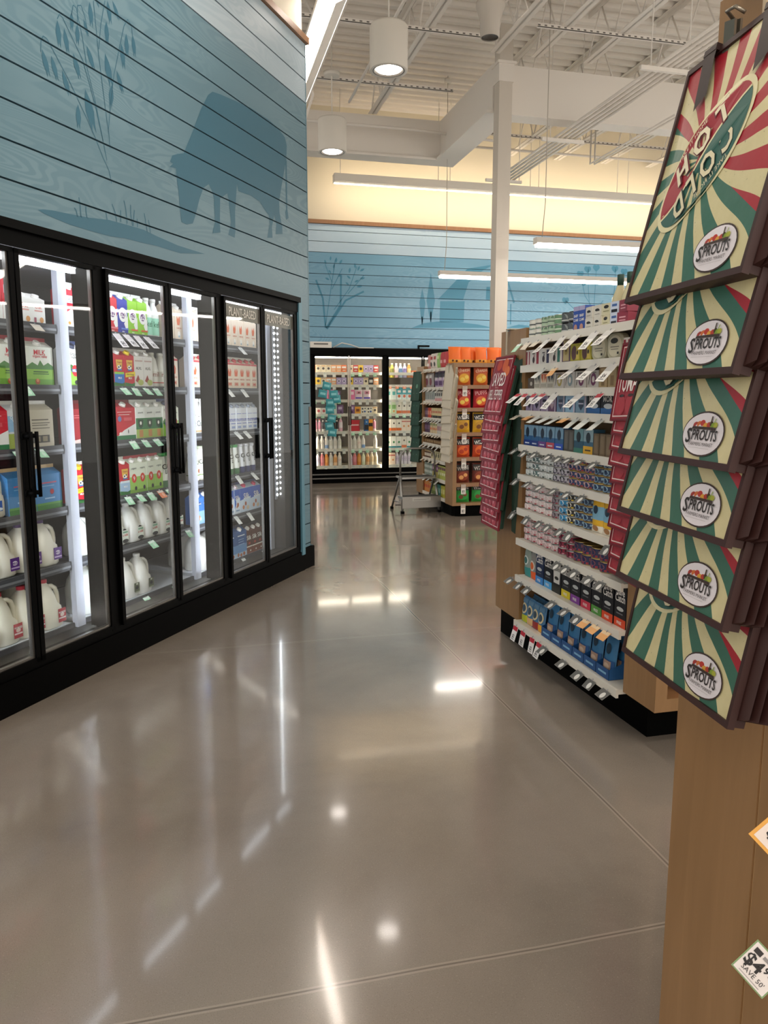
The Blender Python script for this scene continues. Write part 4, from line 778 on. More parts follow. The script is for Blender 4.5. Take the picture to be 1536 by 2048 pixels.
b = MB(); b.box(.42, .45, .28, 1.25, .14, 1.84, M('#8a7258', .7)); b.obj('back_panel', G2)
G2F = Frame(3.1, 10.52, -90)
GZ = [1.84, 1.60, 1.42, 1.20, 1.0, .86, .66, .42, .19]
for z in GZ:
    b = MB(); b.box(.0, .42, .28, 1.25, z - .02, z, SHELFW); b.box(-.008, 0, .28, 1.25, z - .04, z + .003, SHELFW); b.obj('shelf', G2)
GN = ['top shelf', 'second shelf', 'third shelf', 'fourth shelf', 'fifth shelf', 'sixth shelf', 'seventh shelf', 'eighth shelf', 'bottom shelf']
def chip(desc, c, top, mid, txt, tc=W_, crimp=None): return pillow(desc, .19, .24, .07, c, [('r', -.46, .46, .62, .94, top), ('t', txt, 0, .76, .24, tc, .8, .12), ('d', 0, .34, .36, .3, mid[0]), ('d', -.12, .28, .16, .14, mid[1]), ('d', .16, .4, .14, .12, mid[1])], crimp=crimp)
K1 = chip('orange bag of cheese puffs', '#c8622a', '#c04f24', ('#e8a92c', '#f2cf5a'), 'cheese', '#e9c0a0'); K2 = chip('red bag of cheese puffs', '#b81f2a', '#a81b28', ('#e0622c', '#f2cf5a'), 'PUFFS', '#e0a0a0')
K3 = chip('yellow and black bag of crisps', '#e0ad2a', '#1c1a1a', ('#c99428', '#7a4a1e'), 'WILDE', W_); K4 = chip('orange and black bag of crisps', '#c2461f', '#1f1a19', ('#e86a22', '#b83a18'), 'WILDE', W_); K5 = chip('dark brown bag of crisps', '#6a2a1a', '#1f1715', ('#8f3a20', '#e0a060'), 'WILDE', '#c9c0b8'); K6 = chip('green bag of crisps', '#2a8f3a', '#1d1d1a', ('#2fa045', '#7a4a2a'), 'WILDE', '#c9c0b8')
E2F = Frame(3.15, 8.96, 0)
for z, kp, nm in zip(EZ, (K1, K2, K3, K4, K5, K6), ['top opening', 'second opening', 'third opening', 'fourth opening', 'fifth opening', 'lowest opening']):
    row(E2F, .05, z, .01, [(kp, 4)], nm + ', snack gondola end', kp.desc.split(' ')[0] + ' bags in the ' + nm, 'the canvas bags', gap=.035, jit=.008)
tg = tag_mesh('tag', .06, .12, '#e6e0d8', '#b9a79a', .4, None, '$5')
for i, z in enumerate(EZ):
    o = bpy.data.objects.new('price_tag', tg); COL.objects.link(o); o.location = (3.24, 8.944, z - .015); tag(o, 'price tag below the ' + ['cheese puffs', 'red puffs', 'yellow crisps', 'orange crisps', 'brown crisps', 'green crisps'][i] + ' on the snack gondola', 'price tag', 'snack gondola end tags')
OR = pillow('orange foil bag', .16, .2, .07, '#f2701e', [('r', -.5, .5, .02, .22, '#e8a03a'), ('d', -.2, .14, .08, .08, '#5a2a1e'), ('d', .1, .12, .08, .08, '#5a2a1e')], lean=.05)
for j, (x, y) in enumerate([(-.02, .04), (.13, .05), (.22, .1), (.33, .04), (.48, .05), (.6, .1), (.72, .05), (.87, .04)]):
    OR.put((3.16 + x, 8.97 + y, 1.886), (R(-6), 0, R(random.uniform(-8, 8))), 'orange foil snack bag on top of the snack gondola end, ' + ORD[j + 1] + ' from the cloth bags', 'orange bags on top of the end')
TB = [pillow('pink bag with dark print', .15, .19, .06, '#c9908a', [('d', -.1, .6, .15, .15, '#2b2426'), ('r', -.3, .3, .2, .4, '#e9e0dc')]), pillow('white bag with dark print', .15, .2, .06, '#d9cfc8', [('d', 0, .3, .25, .2, '#3a3436'), ('r', -.3, .3, .6, .8, '#a8343a')]), pillow('green bag', .15, .2, .06, '#8fb86a', [('r', -.3, .3, .6, .8, '#cfe0a6')]), pillow('deep red bag', .15, .2, .06, '#b8383f', [('r', -.3, .3, .3, .5, '#e0a0a0')])]
row(G2F, .03, 1.842, .33, [(TB[0], 1), (TB[1], 2), (TB[2], 1), (TB[3], 2)], 'top shelf, snack gondola side', 'bags on the side top shelf', 'the green totes', gap=-.01)
def sm(desc, c, art, w_=.075, h=.13): return pbox(desc, w_, .06, h, c, art, name='snack_pack', cat='pack')
g2rows = [
 (1, [(pillow('grey and red snack bag', .17, .19, .05, '#a09a9a', [('d', 0, .4, .3, .3, '#7a3a48'), ('r', -.3, .3, .65, .85, '#d9d6d2')], 'snack_bag'), 2), (None, .05), (pillow('lilac snack bag', .17, .2, .05, '#b9a2c4', [('r', -.45, .45, .6, .95, '#2a2638'), ('t', 'LEAN', 0, .55, .2, W_), ('r', -.4, .4, .12, .4, '#5a3a6a')], 'snack_bag'), 3)]),
 (2, [(sm('grey pack with bottle shape', '#a9b0ac', [('p', [(-.1, .2), (.1, .2), (.1, .6), (0, .8), (-.1, .6)], '#23262a'), ('r', -.5, .5, 0, .15, '#d9cfc8')]), 6), (sm('white pack with pink foot', '#cfcdc6', [('r', -.5, .5, 0, .3, '#d8a0a0'), ('r', -.3, .3, .5, .8, '#3a3a3a')]), 4)]),
 (3, [(sm('slim purple packet', '#5a3a50', [('r', -.3, .3, .3, .7, '#a88a9a')], .05), 3), (sm('slim red packet', '#c8452e', [('r', -.3, .3, .3, .7, '#e9b090')], .05), 3), (sm('slim cream packet', '#d9c898', [('r', -.5, .5, 0, .25, '#2a2522'), ('r', -.3, .3, .5, .7, '#c85a4a')], .05), 8)]),
 (4, [(sm('plum packet', '#4a2a4a', [('r', -.3, .3, .3, .7, '#8a6a8a')], .06, .14), 4), (sm('beige packet with orange spot', '#d6c29c', [('d', 0, .4, .3, .3, '#d9703a'), ('r', -.3, .3, .7, .9, '#7a9a5a')], .06, .14), 5), (sm('pale grey packet', '#c9c6bc', [('r', -.3, .3, .3, .7, '#a86a7a')], .06, .14), 4)]),
 (5, [(sm('low brown tray', '#7a5a35', [('r', -.4, .4, .4, .7, '#a88a5a')], .1, .05), 8)]),
 (6, [(sm('small brown jar', '#5a3a28', [('r', -.4, .4, .2, .6, '#e0d6c4'), ('r', -.5, .5, .8, 1, '#a8926a')], .05, .1), 6), (sm('box with olive branch print', '#c9bf9a', [('d', 0, .5, .3, .3, '#4a4a2a'), ('r', -.4, .4, .8, .9, '#6a6a3a')], .09, .1), 5)]),
 (7, [(sm('grey green tin', '#7d8a80', [('r', -.45, .45, .2, .4, '#b9c2ba'), ('r', -.45, .45, .6, .8, '#b9c2ba')], .075, .17), 5), (sm('purple and yellow pack', '#6a4560', [('r', -.4, .4, 0, .45, '#b9b050'), ('r', -.3, .3, .6, .8, '#cfa8c0')], .075, .17), 3), (sm('lime and white pack', '#b0b85a', [('r', -.3, .3, .3, .5, '#e6e6c8'), ('r', -.4, .4, .7, .9, '#6a3a50')], .075, .17), 4)]),
 (8, [(sm('orange spotted pack', '#c9823a', [('d', 0, .5, .3, .3, '#b82a2a')], .08, .15), 4), (sm('olive green pack', '#6a7a3a', [('r', -.3, .3, .3, .7, '#b9c06a')], .08, .15), 3), (sm('teal pack', '#2f7f78', [('r', -.3, .3, .3, .7, '#a9cfc0')], .08, .15), 2), (sm('yellow green pack', '#b5b03a', [('r', -.3, .3, .3, .7, '#e0dc9a')], .08, .15), 2)]),
]
for k, seq in g2rows: row(G2F, .02, GZ[k], .3, seq, GN[k] + ', snack gondola side', 'packs on the ' + GN[k] + ' of the snack gondola', 'the green totes', gap=.003, jit=.002)
for k in range(8):
    n = 7 if k in (2, 3, 4) else 5
    tags(G2F, -.012, GZ[k] - .02, [.36 + (.85 / n) * i for i in range(n)], 'white' if k % 2 else 'beige', 'under ' + GN[k] + ', snack gondola side', 'green totes', -55)

# ---------------------------------------------------------------- tote bags hung in strips
def tote(desc, w_, h, t, face, side, art, name='tote_bag', handles=None, fold=True, front_mat=None, bind=None):
    """a folded bag: front print sheet, body with gusset pleats on its near side; origin at the lower front edge, centre"""
    b = MB(); n = 6
    b.box(-w_/2, w_/2, .002, t, 0, h, side)
    for i in range(3 if fold else 0):   # gusset pleats along the near side
        y = t * (.3 + .5 * i); b.add([(w_/2 - .002, y, .01), (w_/2 + .018 + .006 * i, y + .006, .02), (w_/2 + .02 + .006 * i, y + .006, h * .9), (w_/2 - .002, y, h * .97), (w_/2 - .002, y + .012, .01), (w_/2 - .002, y + .012, h * .97)], [(0, 1, 2, 3), (1, 4, 5, 2), (0, 4, 1), (3, 2, 5)], side)
    e = .007; yb = -.0072; sd_ = side; side = bind or side; b.box(-w_/2 - e*.4, w_/2 + e*.4, yb, .004, -e*.4, e, side); b.box(-w_/2 - e*.4, w_/2 + e*.4, yb, .004, h - e, h + e*.4, side); b.box(-w_/2 - e*.4, -w_/2 + e*.6, yb, .004, e, h - e, side); b.box(w_/2 - e*.6, w_/2 + e*.4, yb, .004, e, h - e, side)
    parts = [('bag_body', b.mesh('bag_body'), 0)]
    f = MB(); nx, nz = 12, 14
    bul = lambda x, z: -.0035 - .006 * (1 - (2 * x / w_) ** 2) * math.sin(PI * min(1, max(0, z / h))) - .0015 * math.sin(x * 38 + z * 17)
    vs = [(-w_/2 + w_*i/nx, bul(-w_/2 + w_*i/nx, h*j/nz), h*j/nz) for j in range(nz+1) for i in range(nx+1)]
    f.add(vs, [(j*(nx+1)+i, j*(nx+1)+i+1, (j+1)*(nx+1)+i+1, (j+1)*(nx+1)+i) for j in range(nz) for i in range(nx)], front_mat or face, True)
    me = f.mesh('front_panel')
    uv = me.uv_layers.new(name='print')
    for l in me.loops: v = me.vertices[l.vertex_index].co; uv.data[l.index].uv = (v.x + w_/2, v.z)
    parts.append(('front_panel', me, 0))
    if art:
        d = MB(); d.xf = lambda p: (p[0], bul(p[0], p[2]) - .0008 + p[1], p[2]); art(d, w_, h); d.xf = None; parts.append(('front_print', d.mesh('front_print'), 0))
    if handles:
        for hu in handles: d = MB(); hc_handle(d, w_, h, hu); parts.append(('handle', d.mesh('handle'), 0))
    return Proto(name, 'bag', desc, w_, parts=parts, h=h, d=t)

def hot_cold_mat():
    m, nt, N, L, B = nodes_mat('sunburst_print')
    tc = N.new('ShaderNodeUVMap'); tc.uv_map = 'print'
    sp = N.new('ShaderNodeSeparateXYZ'); L.new(tc.outputs[0], sp.inputs[0])
    dx = mnode(nt, 'SUBTRACT', sp.outputs[0], .145); dz = mnode(nt, 'SUBTRACT', sp.outputs[1], .20)
    ang = mnode(nt, 'ARCTAN2', dx, mnode(nt, 'MULTIPLY', dz, -1.0))
    rad = mnode(nt, 'SQRT', mnode(nt, 'ADD', mnode(nt, 'MULTIPLY', dx, dx), mnode(nt, 'MULTIPLY', dz, dz)))
    wob = mnode(nt, 'MULTIPLY', mnode(nt, 'SINE', mnode(nt, 'MULTIPLY', rad, 22.0)), .05)
    s = mnode(nt, 'SINE', mnode(nt, 'ADD', mnode(nt, 'MULTIPLY', mnode(nt, 'ADD', ang, wob), 18.0), .628))
    stripe = mnode(nt, 'LESS_THAN', s, 0.05)
    red = mnode(nt, 'MAXIMUM', mnode(nt, 'GREATER_THAN', ang, R(57)), mnode(nt, 'LESS_THAN', ang, R(-124)))
    col = mixc(nt, red, lin('#3c6a58'), lin('#a5222f'))
    v = texco(nt, 'Object')
    cream = mixc(nt, noise(nt, v, 60, 3), lin('#cbc08e'), lin('#d8cea2'))
    spk = ramp(nt, noise(nt, v, 190, 2, .7), [(0.27, (1, 1, 1, 1)), (0.31, (0, 0, 0, 1))])
    c = mixc(nt, stripe, cream, col)
    c = mixc(nt, mnode(nt, 'MULTIPLY', spk, .6), c, lin('#4a4a34'))
    L.new(c, B.inputs['Base Color']); B.inputs['Roughness'].default_value = .38
    bmp = N.new('ShaderNodeBump'); bmp.inputs['Strength'].default_value = .25; bmp.inputs['Distance'].default_value = .004
    L.new(noise(nt, v, 26, 2), bmp.inputs['Height']); L.new(bmp.outputs[0], B.inputs['Normal'])
    return m
CRM = '#e3dbb0'
def hc_art(d, w_, h):
    X = lambda u: u - w_ / 2
    cx, cz = X(.145), .2; A = R(39); ca, sa = math.cos(A), math.sin(A)
    def half(top, k, y, m, pinch=.028):
        pts = []
        for j in range(25):
            t = PI * j / 24; a = .118 * k * math.cos(t); q = .068 * k * math.sin(t) * (1 if top else -1)
            pts.append((cx + a * ca - q * sa, cz + a * sa + q * ca))
        for j in range(1, 12):   # S-shaped split between the halves
            s = -1 + 2 * j / 12; a = .118 * k * s; q = .012 * math.sin(PI * s)
            pts.append((cx + a * ca - q * sa, cz + a * sa + q * ca))
        d.poly(pts, y, m)
    half(1, 1.08, -.0004, CRM); half(0, 1.08, -.0004, CRM)
    half(1, 1.0, -.0010, '#a02030'); half(0, 1.0, -.0010, '#2f5f55')
    # split line
    pts = []
    for sg in (1, -1):
        rng = range(13) if sg == 1 else range(12, -1, -1)
        for j in rng:
            s = -1 + 2 * j / 12; a = .118 * s; q = .012 * math.sin(PI * s) + sg * .0022
            pts.append((cx + a * ca - q * sa, cz + a * sa + q * ca))
    for i in range(12):
        d.poly([pts[i], pts[i+1], pts[24-i], pts[25-i]], -.0014, CRM)
    at = lambda a, q: (cx + a * ca - q * sa, cz + a * sa + q * ca)
    for dy, m, b_ in ((-.0018, '#6a1020', .10), (-.0024, '#e8dfc0', .045)):
        x, z = at(.008, .030); d.text('H O T', x, z, .040, dy, m, rot=A, bold=b_, maxw=.135)
    for dy, m, b_ in ((-.0018, '#16332f', .10), (-.0024, '#e0d6b4', .045)):
        x, z = at(-.006, -.030); d.text('C O L D', x, z, .040, dy, m, rot=A + PI, bold=b_, maxw=.15)
    x, z = at(-.01, .058); d.text('TAKE IT HOME', x, z, .008, -.002, '#e8dfc0', rot=A)
    x, z = at(.01, -.058); d.text('TAKE IT HOME', x, z, .008, -.002, '#d9cfae', rot=A + PI)
    # round store emblem
    ex, ez = X(.255), .045
    d.disc(ex, ez, .0525, .0335, -.0010, '#3d2c26', 32); d.disc(ex, ez, .050, .031, -.0014, '#e3dde2', 32)
    for i, (q, c, s_) in enumerate([(-.022, '#a2322a', .008), (-.014, '#c96a2c', .007), (-.006, '#b8342a', .007), (.002, '#d9a03a', .007), (.01, '#b23a2a', .006), (.016, '#4a3420', .005), (.022, '#7f9a35', .008), (.028, '#a9ad3d', .006)]):
        d.disc(ex + q, ez + .0115 + (i % 3) * .002, s_ * .9, s_ * .7, -.0018 - .0002 * i, c, 10)
    d.poly([(ex - .028, ez + .006), (ex + .032, ez + .006), (ex + .03, ez + .010), (ex - .026, ez + .010)], -.0036, '#3d2c26'); d.poly([(ex + .014, ez + .012), (ex + .017, ez + .012), (ex + .018, ez + .026), (ex + .015, ez + .026)], -.0034, '#4a3a24'); d.poly([(ex + .021, ez + .012), (ex + .023, ez + .012), (ex + .027, ez + .023), (ex + .025, ez + .023)], -.0034, '#8fa53a')
    d.text('S', ex - .031, ez - .004, .019, -.0038, '#2a2220', bold=.03, vert=1.1); d.text('PROUTS', ex + .008, ez - .002, .013, -.0038, '#2a2220', maxw=.062, bold=.03, vert=1.15)
    d.text('FARMERS MARKET', ex + .004, ez - .0155, .005, -.0038, '#4a4040', maxw=.06)
    d.rect(ex - .026, ex + .026, ez - .0215, ez - .0212, -.0038, '#8f8788')
def hc_handle(d, w_, h, u):
        m = '#2d1512'; x = u - w_ / 2; d.add([(x - .018, -.014, h + .004), (x + .018, -.014, h + .004), (x + .026, -.013, h - .075), (x - .004, -.013, h - .092)], [(0, 1, 2, 3)], m)
        d.box(x - .018, x + .018, -.0145, .004, h - .004, h + .006, m)
HCM = hot_cold_mat()
HC = tote('cooler bag', .34, .385, .021, '#d8cf9c', M('#351915', .55), hc_art, 'cooler_bag', (.078, .235), front_mat=HCM)
HC2 = tote('cooler bag', .34, .385, .021, '#d8cf9c', M('#351915', .55), hc_art, 'cooler_bag', None, front_mat=HCM)
G0 = Frame(.88, 1.229, -90)
def strip_bags(proto, F, spots, lab, group, lean, yaw):
    """spots: (x centre, y of the lower front edge, z of the lower edge, sway)"""
    for i, (x, y, z, sw) in enumerate(spots):
        o = (proto if proto is not HC or i == 0 else HC2).put(F.p(x, y, z), (R(-lean[i] if isinstance(lean, list) else -lean), R(sw), F.rz + R(yaw)), lab(i), group)
hz = [1.658, 1.529, 1.399, 1.295, 1.175, 1.03]; hX = [.725, .721, .725, .728, .732, .752]
strip_bags(HC, G0, [(1.229 - 1.061 + .0, X - .88, z, s_) for X, z, s_ in zip(hX, hz, (0, 0, 0, 0, 0, 0))], lambda i: 'sunburst hot and cold cooler bag hanging on the wooden post, ' + ['topmost, whole oval logo showing', 'second down', 'third down', 'fourth down', 'fifth down', 'lowest of the six'][i], 'sunburst cooler bags on the near post', [14, 14, 13.5, 13, 12.5, 11], -6.3)
# near wooden post with its clip strip and tags
def facing(p, roll):
    """a tag turned out towards the aisle's walker and hanging askew"""
    q = (Vector((-.1, -.25, 1.35)) - Vector(p)).to_track_quat('-Y', 'Z').to_matrix() @ Matrix.Rotation(R(roll), 3, 'Y')
    return q.to_euler()
NP = empty('display_post', G0.p(0, 0), (0, 0, G0.rz), 'maple veneer gondola end beside the camera carrying the cooler bags', 'post')
b = MB(); b.box(.012, .232, 0, .05, .0, 2.146, WOOD); b.add([(.012, 0, 0), (-.004, .012, 0), (-.004, .05, 0), (.012, .05, 0), (.012, 0, 2.146), (-.004, .012, 2.146), (-.004, .05, 2.146), (.012, .05, 2.146)], [(0, 4, 5, 1), (1, 5, 6, 2), (4, 7, 6, 5), (0, 1, 2, 3)], WOOD)
b.obj('side_panel', NP)
b = MB(); b.box(.232, .235, .004, .05, 0, 2.14, M('#d8b88c', .5)); b.obj('edge_strip', NP)
b = MB(); b.box(.235, .30, .002, .05, 0, 2.146, WOOD); b.obj('side_panel', NP)
b = MB(); b.box(0, .30, .05, .07, 0, 2.12, WOODR); b.box(-.004, .0, .05, .6, 0, 2.1, WOODR); b.obj('back_panel', NP)
b = MB(); b.box(.128, .136, -.010, -.006, -.2, .12, M('#c9b496', .5)); b.box(.09, .14, -.02, 0, .10, .112, M('#6a5c40', .4, .4)); b.tube([(.1, -.01, .115), (.1, -.05, .105), (.1, -.08, .08)], .004, M('#5a4c30', .4, .5)); ho = b.obj('merchandise_strip', loc=G0.p(0, 0, 2.03), rot=(0, 0, G0.rz)); tag(ho, 'narrow beige merchandising strip clipped to the near wooden post', 'strip')
b = MB(); cm = M('#8b8274', .3, .7); b.box(-.012, .012, -.004, .0, -.045, 0, cm); b.box(-.012, .012, .006, .01, -.045, 0, cm); b.tube([(-.012, .003, -.04), (.012, .003, -.04)], .008, cm, 10); b.tube([(0, .003, 0), (0, -.01, .012), (.02, -.01, .014), (.03, 0, .004)], .003, cm, 6)
tag(b.obj('bag_clip', loc=G0.p(.128, -.062, 2.062), rot=(R(8), R(12), G0.rz)), 'metal clip gripping the top of the topmost sunburst cooler bag', 'clip')
b = MB(); b.box(-.0335, .0335, -.0008, .0008, -.0335, .0335, '#7f9a6a'); b.rect(-.031, .031, -.031, .031, -.0012, '#e3dad6'); b.rect(-.026, -.012, .014, .024, -.0018, '#2a2424'); b.rect(-.008, .02, .016, .022, -.0018, '#8a8484'); b.text('$4', -.012, 0, .022, -.0018, '#1f1b1b', bold=.04); b.text('99', .014, .006, .012, -.0018, '#1f1b1b', bold=.04); b.text("SAVE 50'", 0, -.018, .0085, -.0018, '#2a2424', maxw=.05); b.rect(-.022, .02, -.0275, -.0265, -.0018, '#8a8484')
b.v = [(x * .84, y, z * .84) for x, y, z in b.v]
tag(b.obj('price_tag', loc=(.802, .876, .645), rot=facing((.802, .876, .645), 38)), 'green edged price tag reading $4 SAVE 50 low on the near post', 'price tag')
b = MB(); b.box(-.034, .034, -.0008, .0008, -.034, .034, '#e8a94e'); b.rect(-.028, .028, -.028, .028, -.0012, '#ecdcd2'); b.text('$', -.01, 0, .022, -.0018, '#1f1b1b', bold=.04)
b.v = [(x * .84, y, z * .84) for x, y, z in b.v]
tag(b.obj('price_tag', loc=(.812, .871, .86), rot=facing((.812, .871, .86), 40)), 'orange edged price tag on the near post above the green edged one', 'price tag')

# ---------------------------------------------------------------- tinned fish gondola
G1 = Frame(1.78, 4.35, -90)       # local x: 0 at the far end panel, growing towards the camera; y: into the shelves
GD = empty('canned_fish_gondola', G1.p(0, 0), (0, 0, G1.rz), 'wooden ended gondola of tinned fish with white shelves beside the aisle', 'gondola')
b = MB(); b.loft([[(x, y, z) for x, y in [(-.16, .14), (-.16, .6), (.05, .92), (1.5, .92), (1.5, .13), (-.1, .10)]] for z in (0, .205)], BLACKM, smooth=False); b.obj('kick_base', GD)
b = MB(); b.box(-.0, .35, .02, .9, .205, 1.865, WOOD); b.obj('far_end_panel', GD)
b = MB(); b.box(1.47, 1.71, .02, .075, .21, 1.865, WOOD); b.box(1.47, 1.71, .96, 1.02, .21, 1.865, WOOD); b.box(1.47, 1.5, .075, .96, .21, 1.865, M('#5a3d2e', .6)); b.box(1.5, 1.71, .075, .96, .21, .265, WOOD); b.box(1.5, 1.705, .075, .96, 1.8, 1.86, WOODR); b.obj('near_end_cabinet', GD)
for z in (.55, .9, 1.2, 1.5):
    b = MB(); b.box(1.5, 1.7, .075, .96, z - .03, z, WOODR); b.obj('end_shelf', GD)
b = MB(); b.box(.35, 1.47, .42, .45, .21, 1.8, M('#b09a7a', .7)); b.obj('back_panel', GD)
HZ = [1.80, 1.655, 1.53, 1.413, 1.225, 1.06, .868, .695, .482, .215]
HN = ['top shelf', 'second shelf', 'third shelf', 'fourth shelf', 'fifth shelf', 'sixth shelf', 'seventh shelf', 'eighth shelf', 'ninth shelf', 'bottom shelf']
for k, z in enumerate(HZ):
    b = MB(); b.box(.352, 1.468, .0, .42, z - .018, z, SHELFW); b.box(.352, 1.468, -.012, .0, z - .034, z + .004, SHELFW); b.obj('shelf', GD)
gr = 'the pepper totes'
def shelf1(k, x, seq, y=.02, gap=.002, jit=.0015): return row(G1, y, HZ[k], x, seq, HN[k].replace(' shelf', '') + ' fish shelf', 'packages on the ' + HN[k] + ' of the fish gondola', gr, gap=gap, jit=jit)
def stack(k, x, cols, y=.02, layers=4, gap=.0015):
    """columns of tins; every tin is a thing"""
    for ci, (pr, n, lay) in enumerate(cols):
        for i in range(n):
            for j in range(lay or layers):
                lv = ['bottom', 'second', 'third', 'fourth'][j] if j else 'bottom'
                if j == (lay or layers) - 1: lv = 'top'
                lab = pr.desc + ', ' + (ORD[i + 1] + ' column from pepper totes, ' if n > 1 else '') + lv + ' layer, ' + HN[k].replace(' shelf', '') + ' fish shelf'
                pr.put(G1.p(x + pr.w / 2 + random.uniform(-.001, .001), y + random.uniform(-.001, .001), HZ[k] + .0005 + j * (pr.h + .0004)), (0, 0, G1.rz + random.uniform(-.12, .12)), lab, pr.desc + 's on the ' + HN[k])
            x += pr.w + gap
    return x
TW, TH = .041, .0365
def tin(desc, c, stripe, spot, r=TW, h=TH, lid='#b9b8b4'): return can(desc, r, h, c, [('r', -1.2, 1.2, .12, .3, stripe), ('d', 0, .55, .26, .17, spot), ('r', -.8, -.4, .4, .8, stripe), ('r', .42, .9, .45, .75, spot)], lid)
T1 = tin('white and teal tuna tin', '#c9cfca', '#45605f', '#e9ecea'); T1b = tin('slate and white tuna tin', '#56706e', '#e0e6e2', '#e9ecea'); T2 = tin('white and purple tuna tin', '#b9b4bd', '#4a3f5a', '#1f1f28'); T3 = tin('navy tuna tin with red stripe', '#2a3a66', '#a8343c', '#c9a5a5', lid='#c4a96a'); T4 = tin('navy and steel tuna tin', '#243a5c', '#6f8aa0', '#8fb0c4', lid='#c4a96a')
T5 = tin('white and pink salmon tin', '#dcc9c6', '#a8484c', '#f0eae6'); T6 = tin('grey and red sardine tin', '#8f8288', '#a02c3a', '#3a3036'); T7 = tin('bright blue tuna tin', '#2f8fc4', '#1d2a44', '#cfe3ee'); T8 = tin('yellow and black tuna tin', '#2b2823', '#e0c026', '#e9e4d2'); T9 = tin('crimson salmon tin', '#8f1f3c', '#c9909c', '#2a1a20'); T10 = tin('pink and red salmon tin', '#d4b3b2', '#a8283c', '#efe6e2'); T11 = tin('navy and red salmon tin', '#262a52', '#a02c3a', '#7a4a5a', h=.05, lid='#c4a96a')
FT1 = can('white sardine tin with fish print', .037, .05, '#d6d4c9', [('r', -.8, .8, .4, .55, '#5a5f5c'), ('r', -1.3, 1.3, .0, .12, '#8fae96')], name='fish_tin'); FT2 = can('pale green fish tin', .037, .05, '#a9bda2', [('r', -.8, .8, .4, .5, '#4a5a4c'), ('r', -1.3, 1.3, .75, 1, '#5f7f63')], name='fish_tin'); FT3 = can('deep green fish tin', .037, .05, '#6a8f6c', [('r', -.7, .7, .5, .6, '#dfe6d6')], name='fish_tin'); FT4 = can('charcoal fish tin', .037, .05, '#50565a', [('d', 0, .5, .5, .3, '#8a928f'), ('r', -.6, .6, .2, .3, '#c9ccc6')], name='fish_tin', lid='#2c2c2e')
WS = pbox('white squid tin with black fish print', .075, .06, .05, '#d3cfc4', [('d', -.05, .6, .26, .08, '#1d1d1d'), ('d', .2, .55, .08, .05, '#1d1d1d'), ('r', -.3, .3, .2, .25, '#8a8680')], name='fish_tin', cat='tin', top='#b9b5aa'); CSn = pbox('cream fish tin with black print', .075, .06, .05, '#cfc9a8', [('d', 0, .7, .26, .1, '#1d1d1d'), ('r', -.3, .3, .3, .36, '#8a8458')], name='fish_tin', cat='tin'); BS = pbox('pale blue and black tin', .06, .06, .05, '#c6cfe0', [('r', -.3, .3, .6, .8, '#3f5f9a'), ('r', -.35, .35, .1, .35, '#1d1f28')], name='fish_tin', cat='tin'); RS = pbox('dark red tin', .075, .06, .05, '#8a2f42', [('r', -.3, .3, .5, .62, '#d9a0a8'), ('r', -.3, .3, .25, .35, '#d9a0a8')], name='fish_tin', cat='tin')
CL_ = pbox('tall blue clam box', .055, .05, .115, '#2d4fa0', [('r', -.5, .5, .82, 1, '#a9a3c4'), ('t', 'BABY', 0, .62, .22, W_), ('t', 'CLAMS', 0, .45, .22, W_), ('d', 0, .14, .3, .3, '#b98a78'), ('r', -.5, .5, .0, .06, '#1c2550')], name='fish_box')
x = stack(0, .36, [(FT1, 2, 0), (FT2, 2, 0), (FT3, 1, 0), (FT4, 2, 0)], layers=2, gap=.001)
x = shelf1(0, x, [(CL_, 2)]); x = stack(0, x, [(WS, 2, 0), (CSn, 1, 0), (BS, 1, 0), (RS, 1, 0)], layers=2)
LB = bottle('glass bottle with green neck and pale drink', [(.04, 0), (.042, .01), (.042, .1), (.036, .15), (.02, .19), (.013, .22), (.013, .255)], M('#d3caa6', .12, 0, 0, .25), '#173a2c', [('r', -.6, .6, .2, .4, '#e0dcc4')], name='glass_bottle', capz=.205)
row(G1, .16, HZ[0], .95, [(LB, 3)], 'behind the white tins on the top fish shelf', 'green necked bottles on the top fish shelf', gr, gap=.0)
def rb(desc, side, lab, w_=.15, h=.085): return pbox(desc, w_, .1, h, '#dcd6ce', [('r', .1, .34, .1, .9, side), ('d', -.18, .36, .12, .14, '#3a2a2a'), ('r', -.3, -.05, .7, .78, '#6a6460'), ('d', -.12, .6, .04, .05, side)], name='fish_box')
S2a = pbox('slim white box with red edge', .06, .1, .085, '#dcd6ce', [('r', -.5, -.2, .1, .9, '#8f2436'), ('r', .1, .3, .1, .9, '#8f2436')], name='fish_box')
AM = pbox('upright violet and yellow box', .085, .05, .12, '#5b3f5a', [('r', -.36, .36, .08, .92, '#b9a878'), ('d', 0, .5, .2, .26, '#a08a4a'), ('d', 0, .5, .06, .08, '#2a2020')], name='fish_box'); YM = pbox('yellow box with dark oval', .10, .08, .088, '#a8a02c', [('d', -.12, .5, .26, .34, '#5a3a3c'), ('r', .1, .4, .15, .85, '#c9b450'), ('d', .22, .5, .08, .1, '#2a2020')], name='fish_box')
OV = can('round cream sardine tin standing on edge', .055, .035, '#a9a68f', [], name='fish_tin')
b = MB(); b.xf = lambda p: (p[0], p[2], p[1] + .055)
E_ = [(sup(0, 0, .062, .055, z, 28, 3)) for z in (0, .003)]
b.loft([sup(0, 0, .064, .055, 0, 28, 3), sup(0, 0, .066, .057, .003, 28, 3), sup(0, 0, .066, .057, .03, 28, 3)], '#a9a58c', smooth=False); b.xf = None
b2 = [(.0, .07, '#cfc9b0'), (.0, .04, '#6f6c5c')]
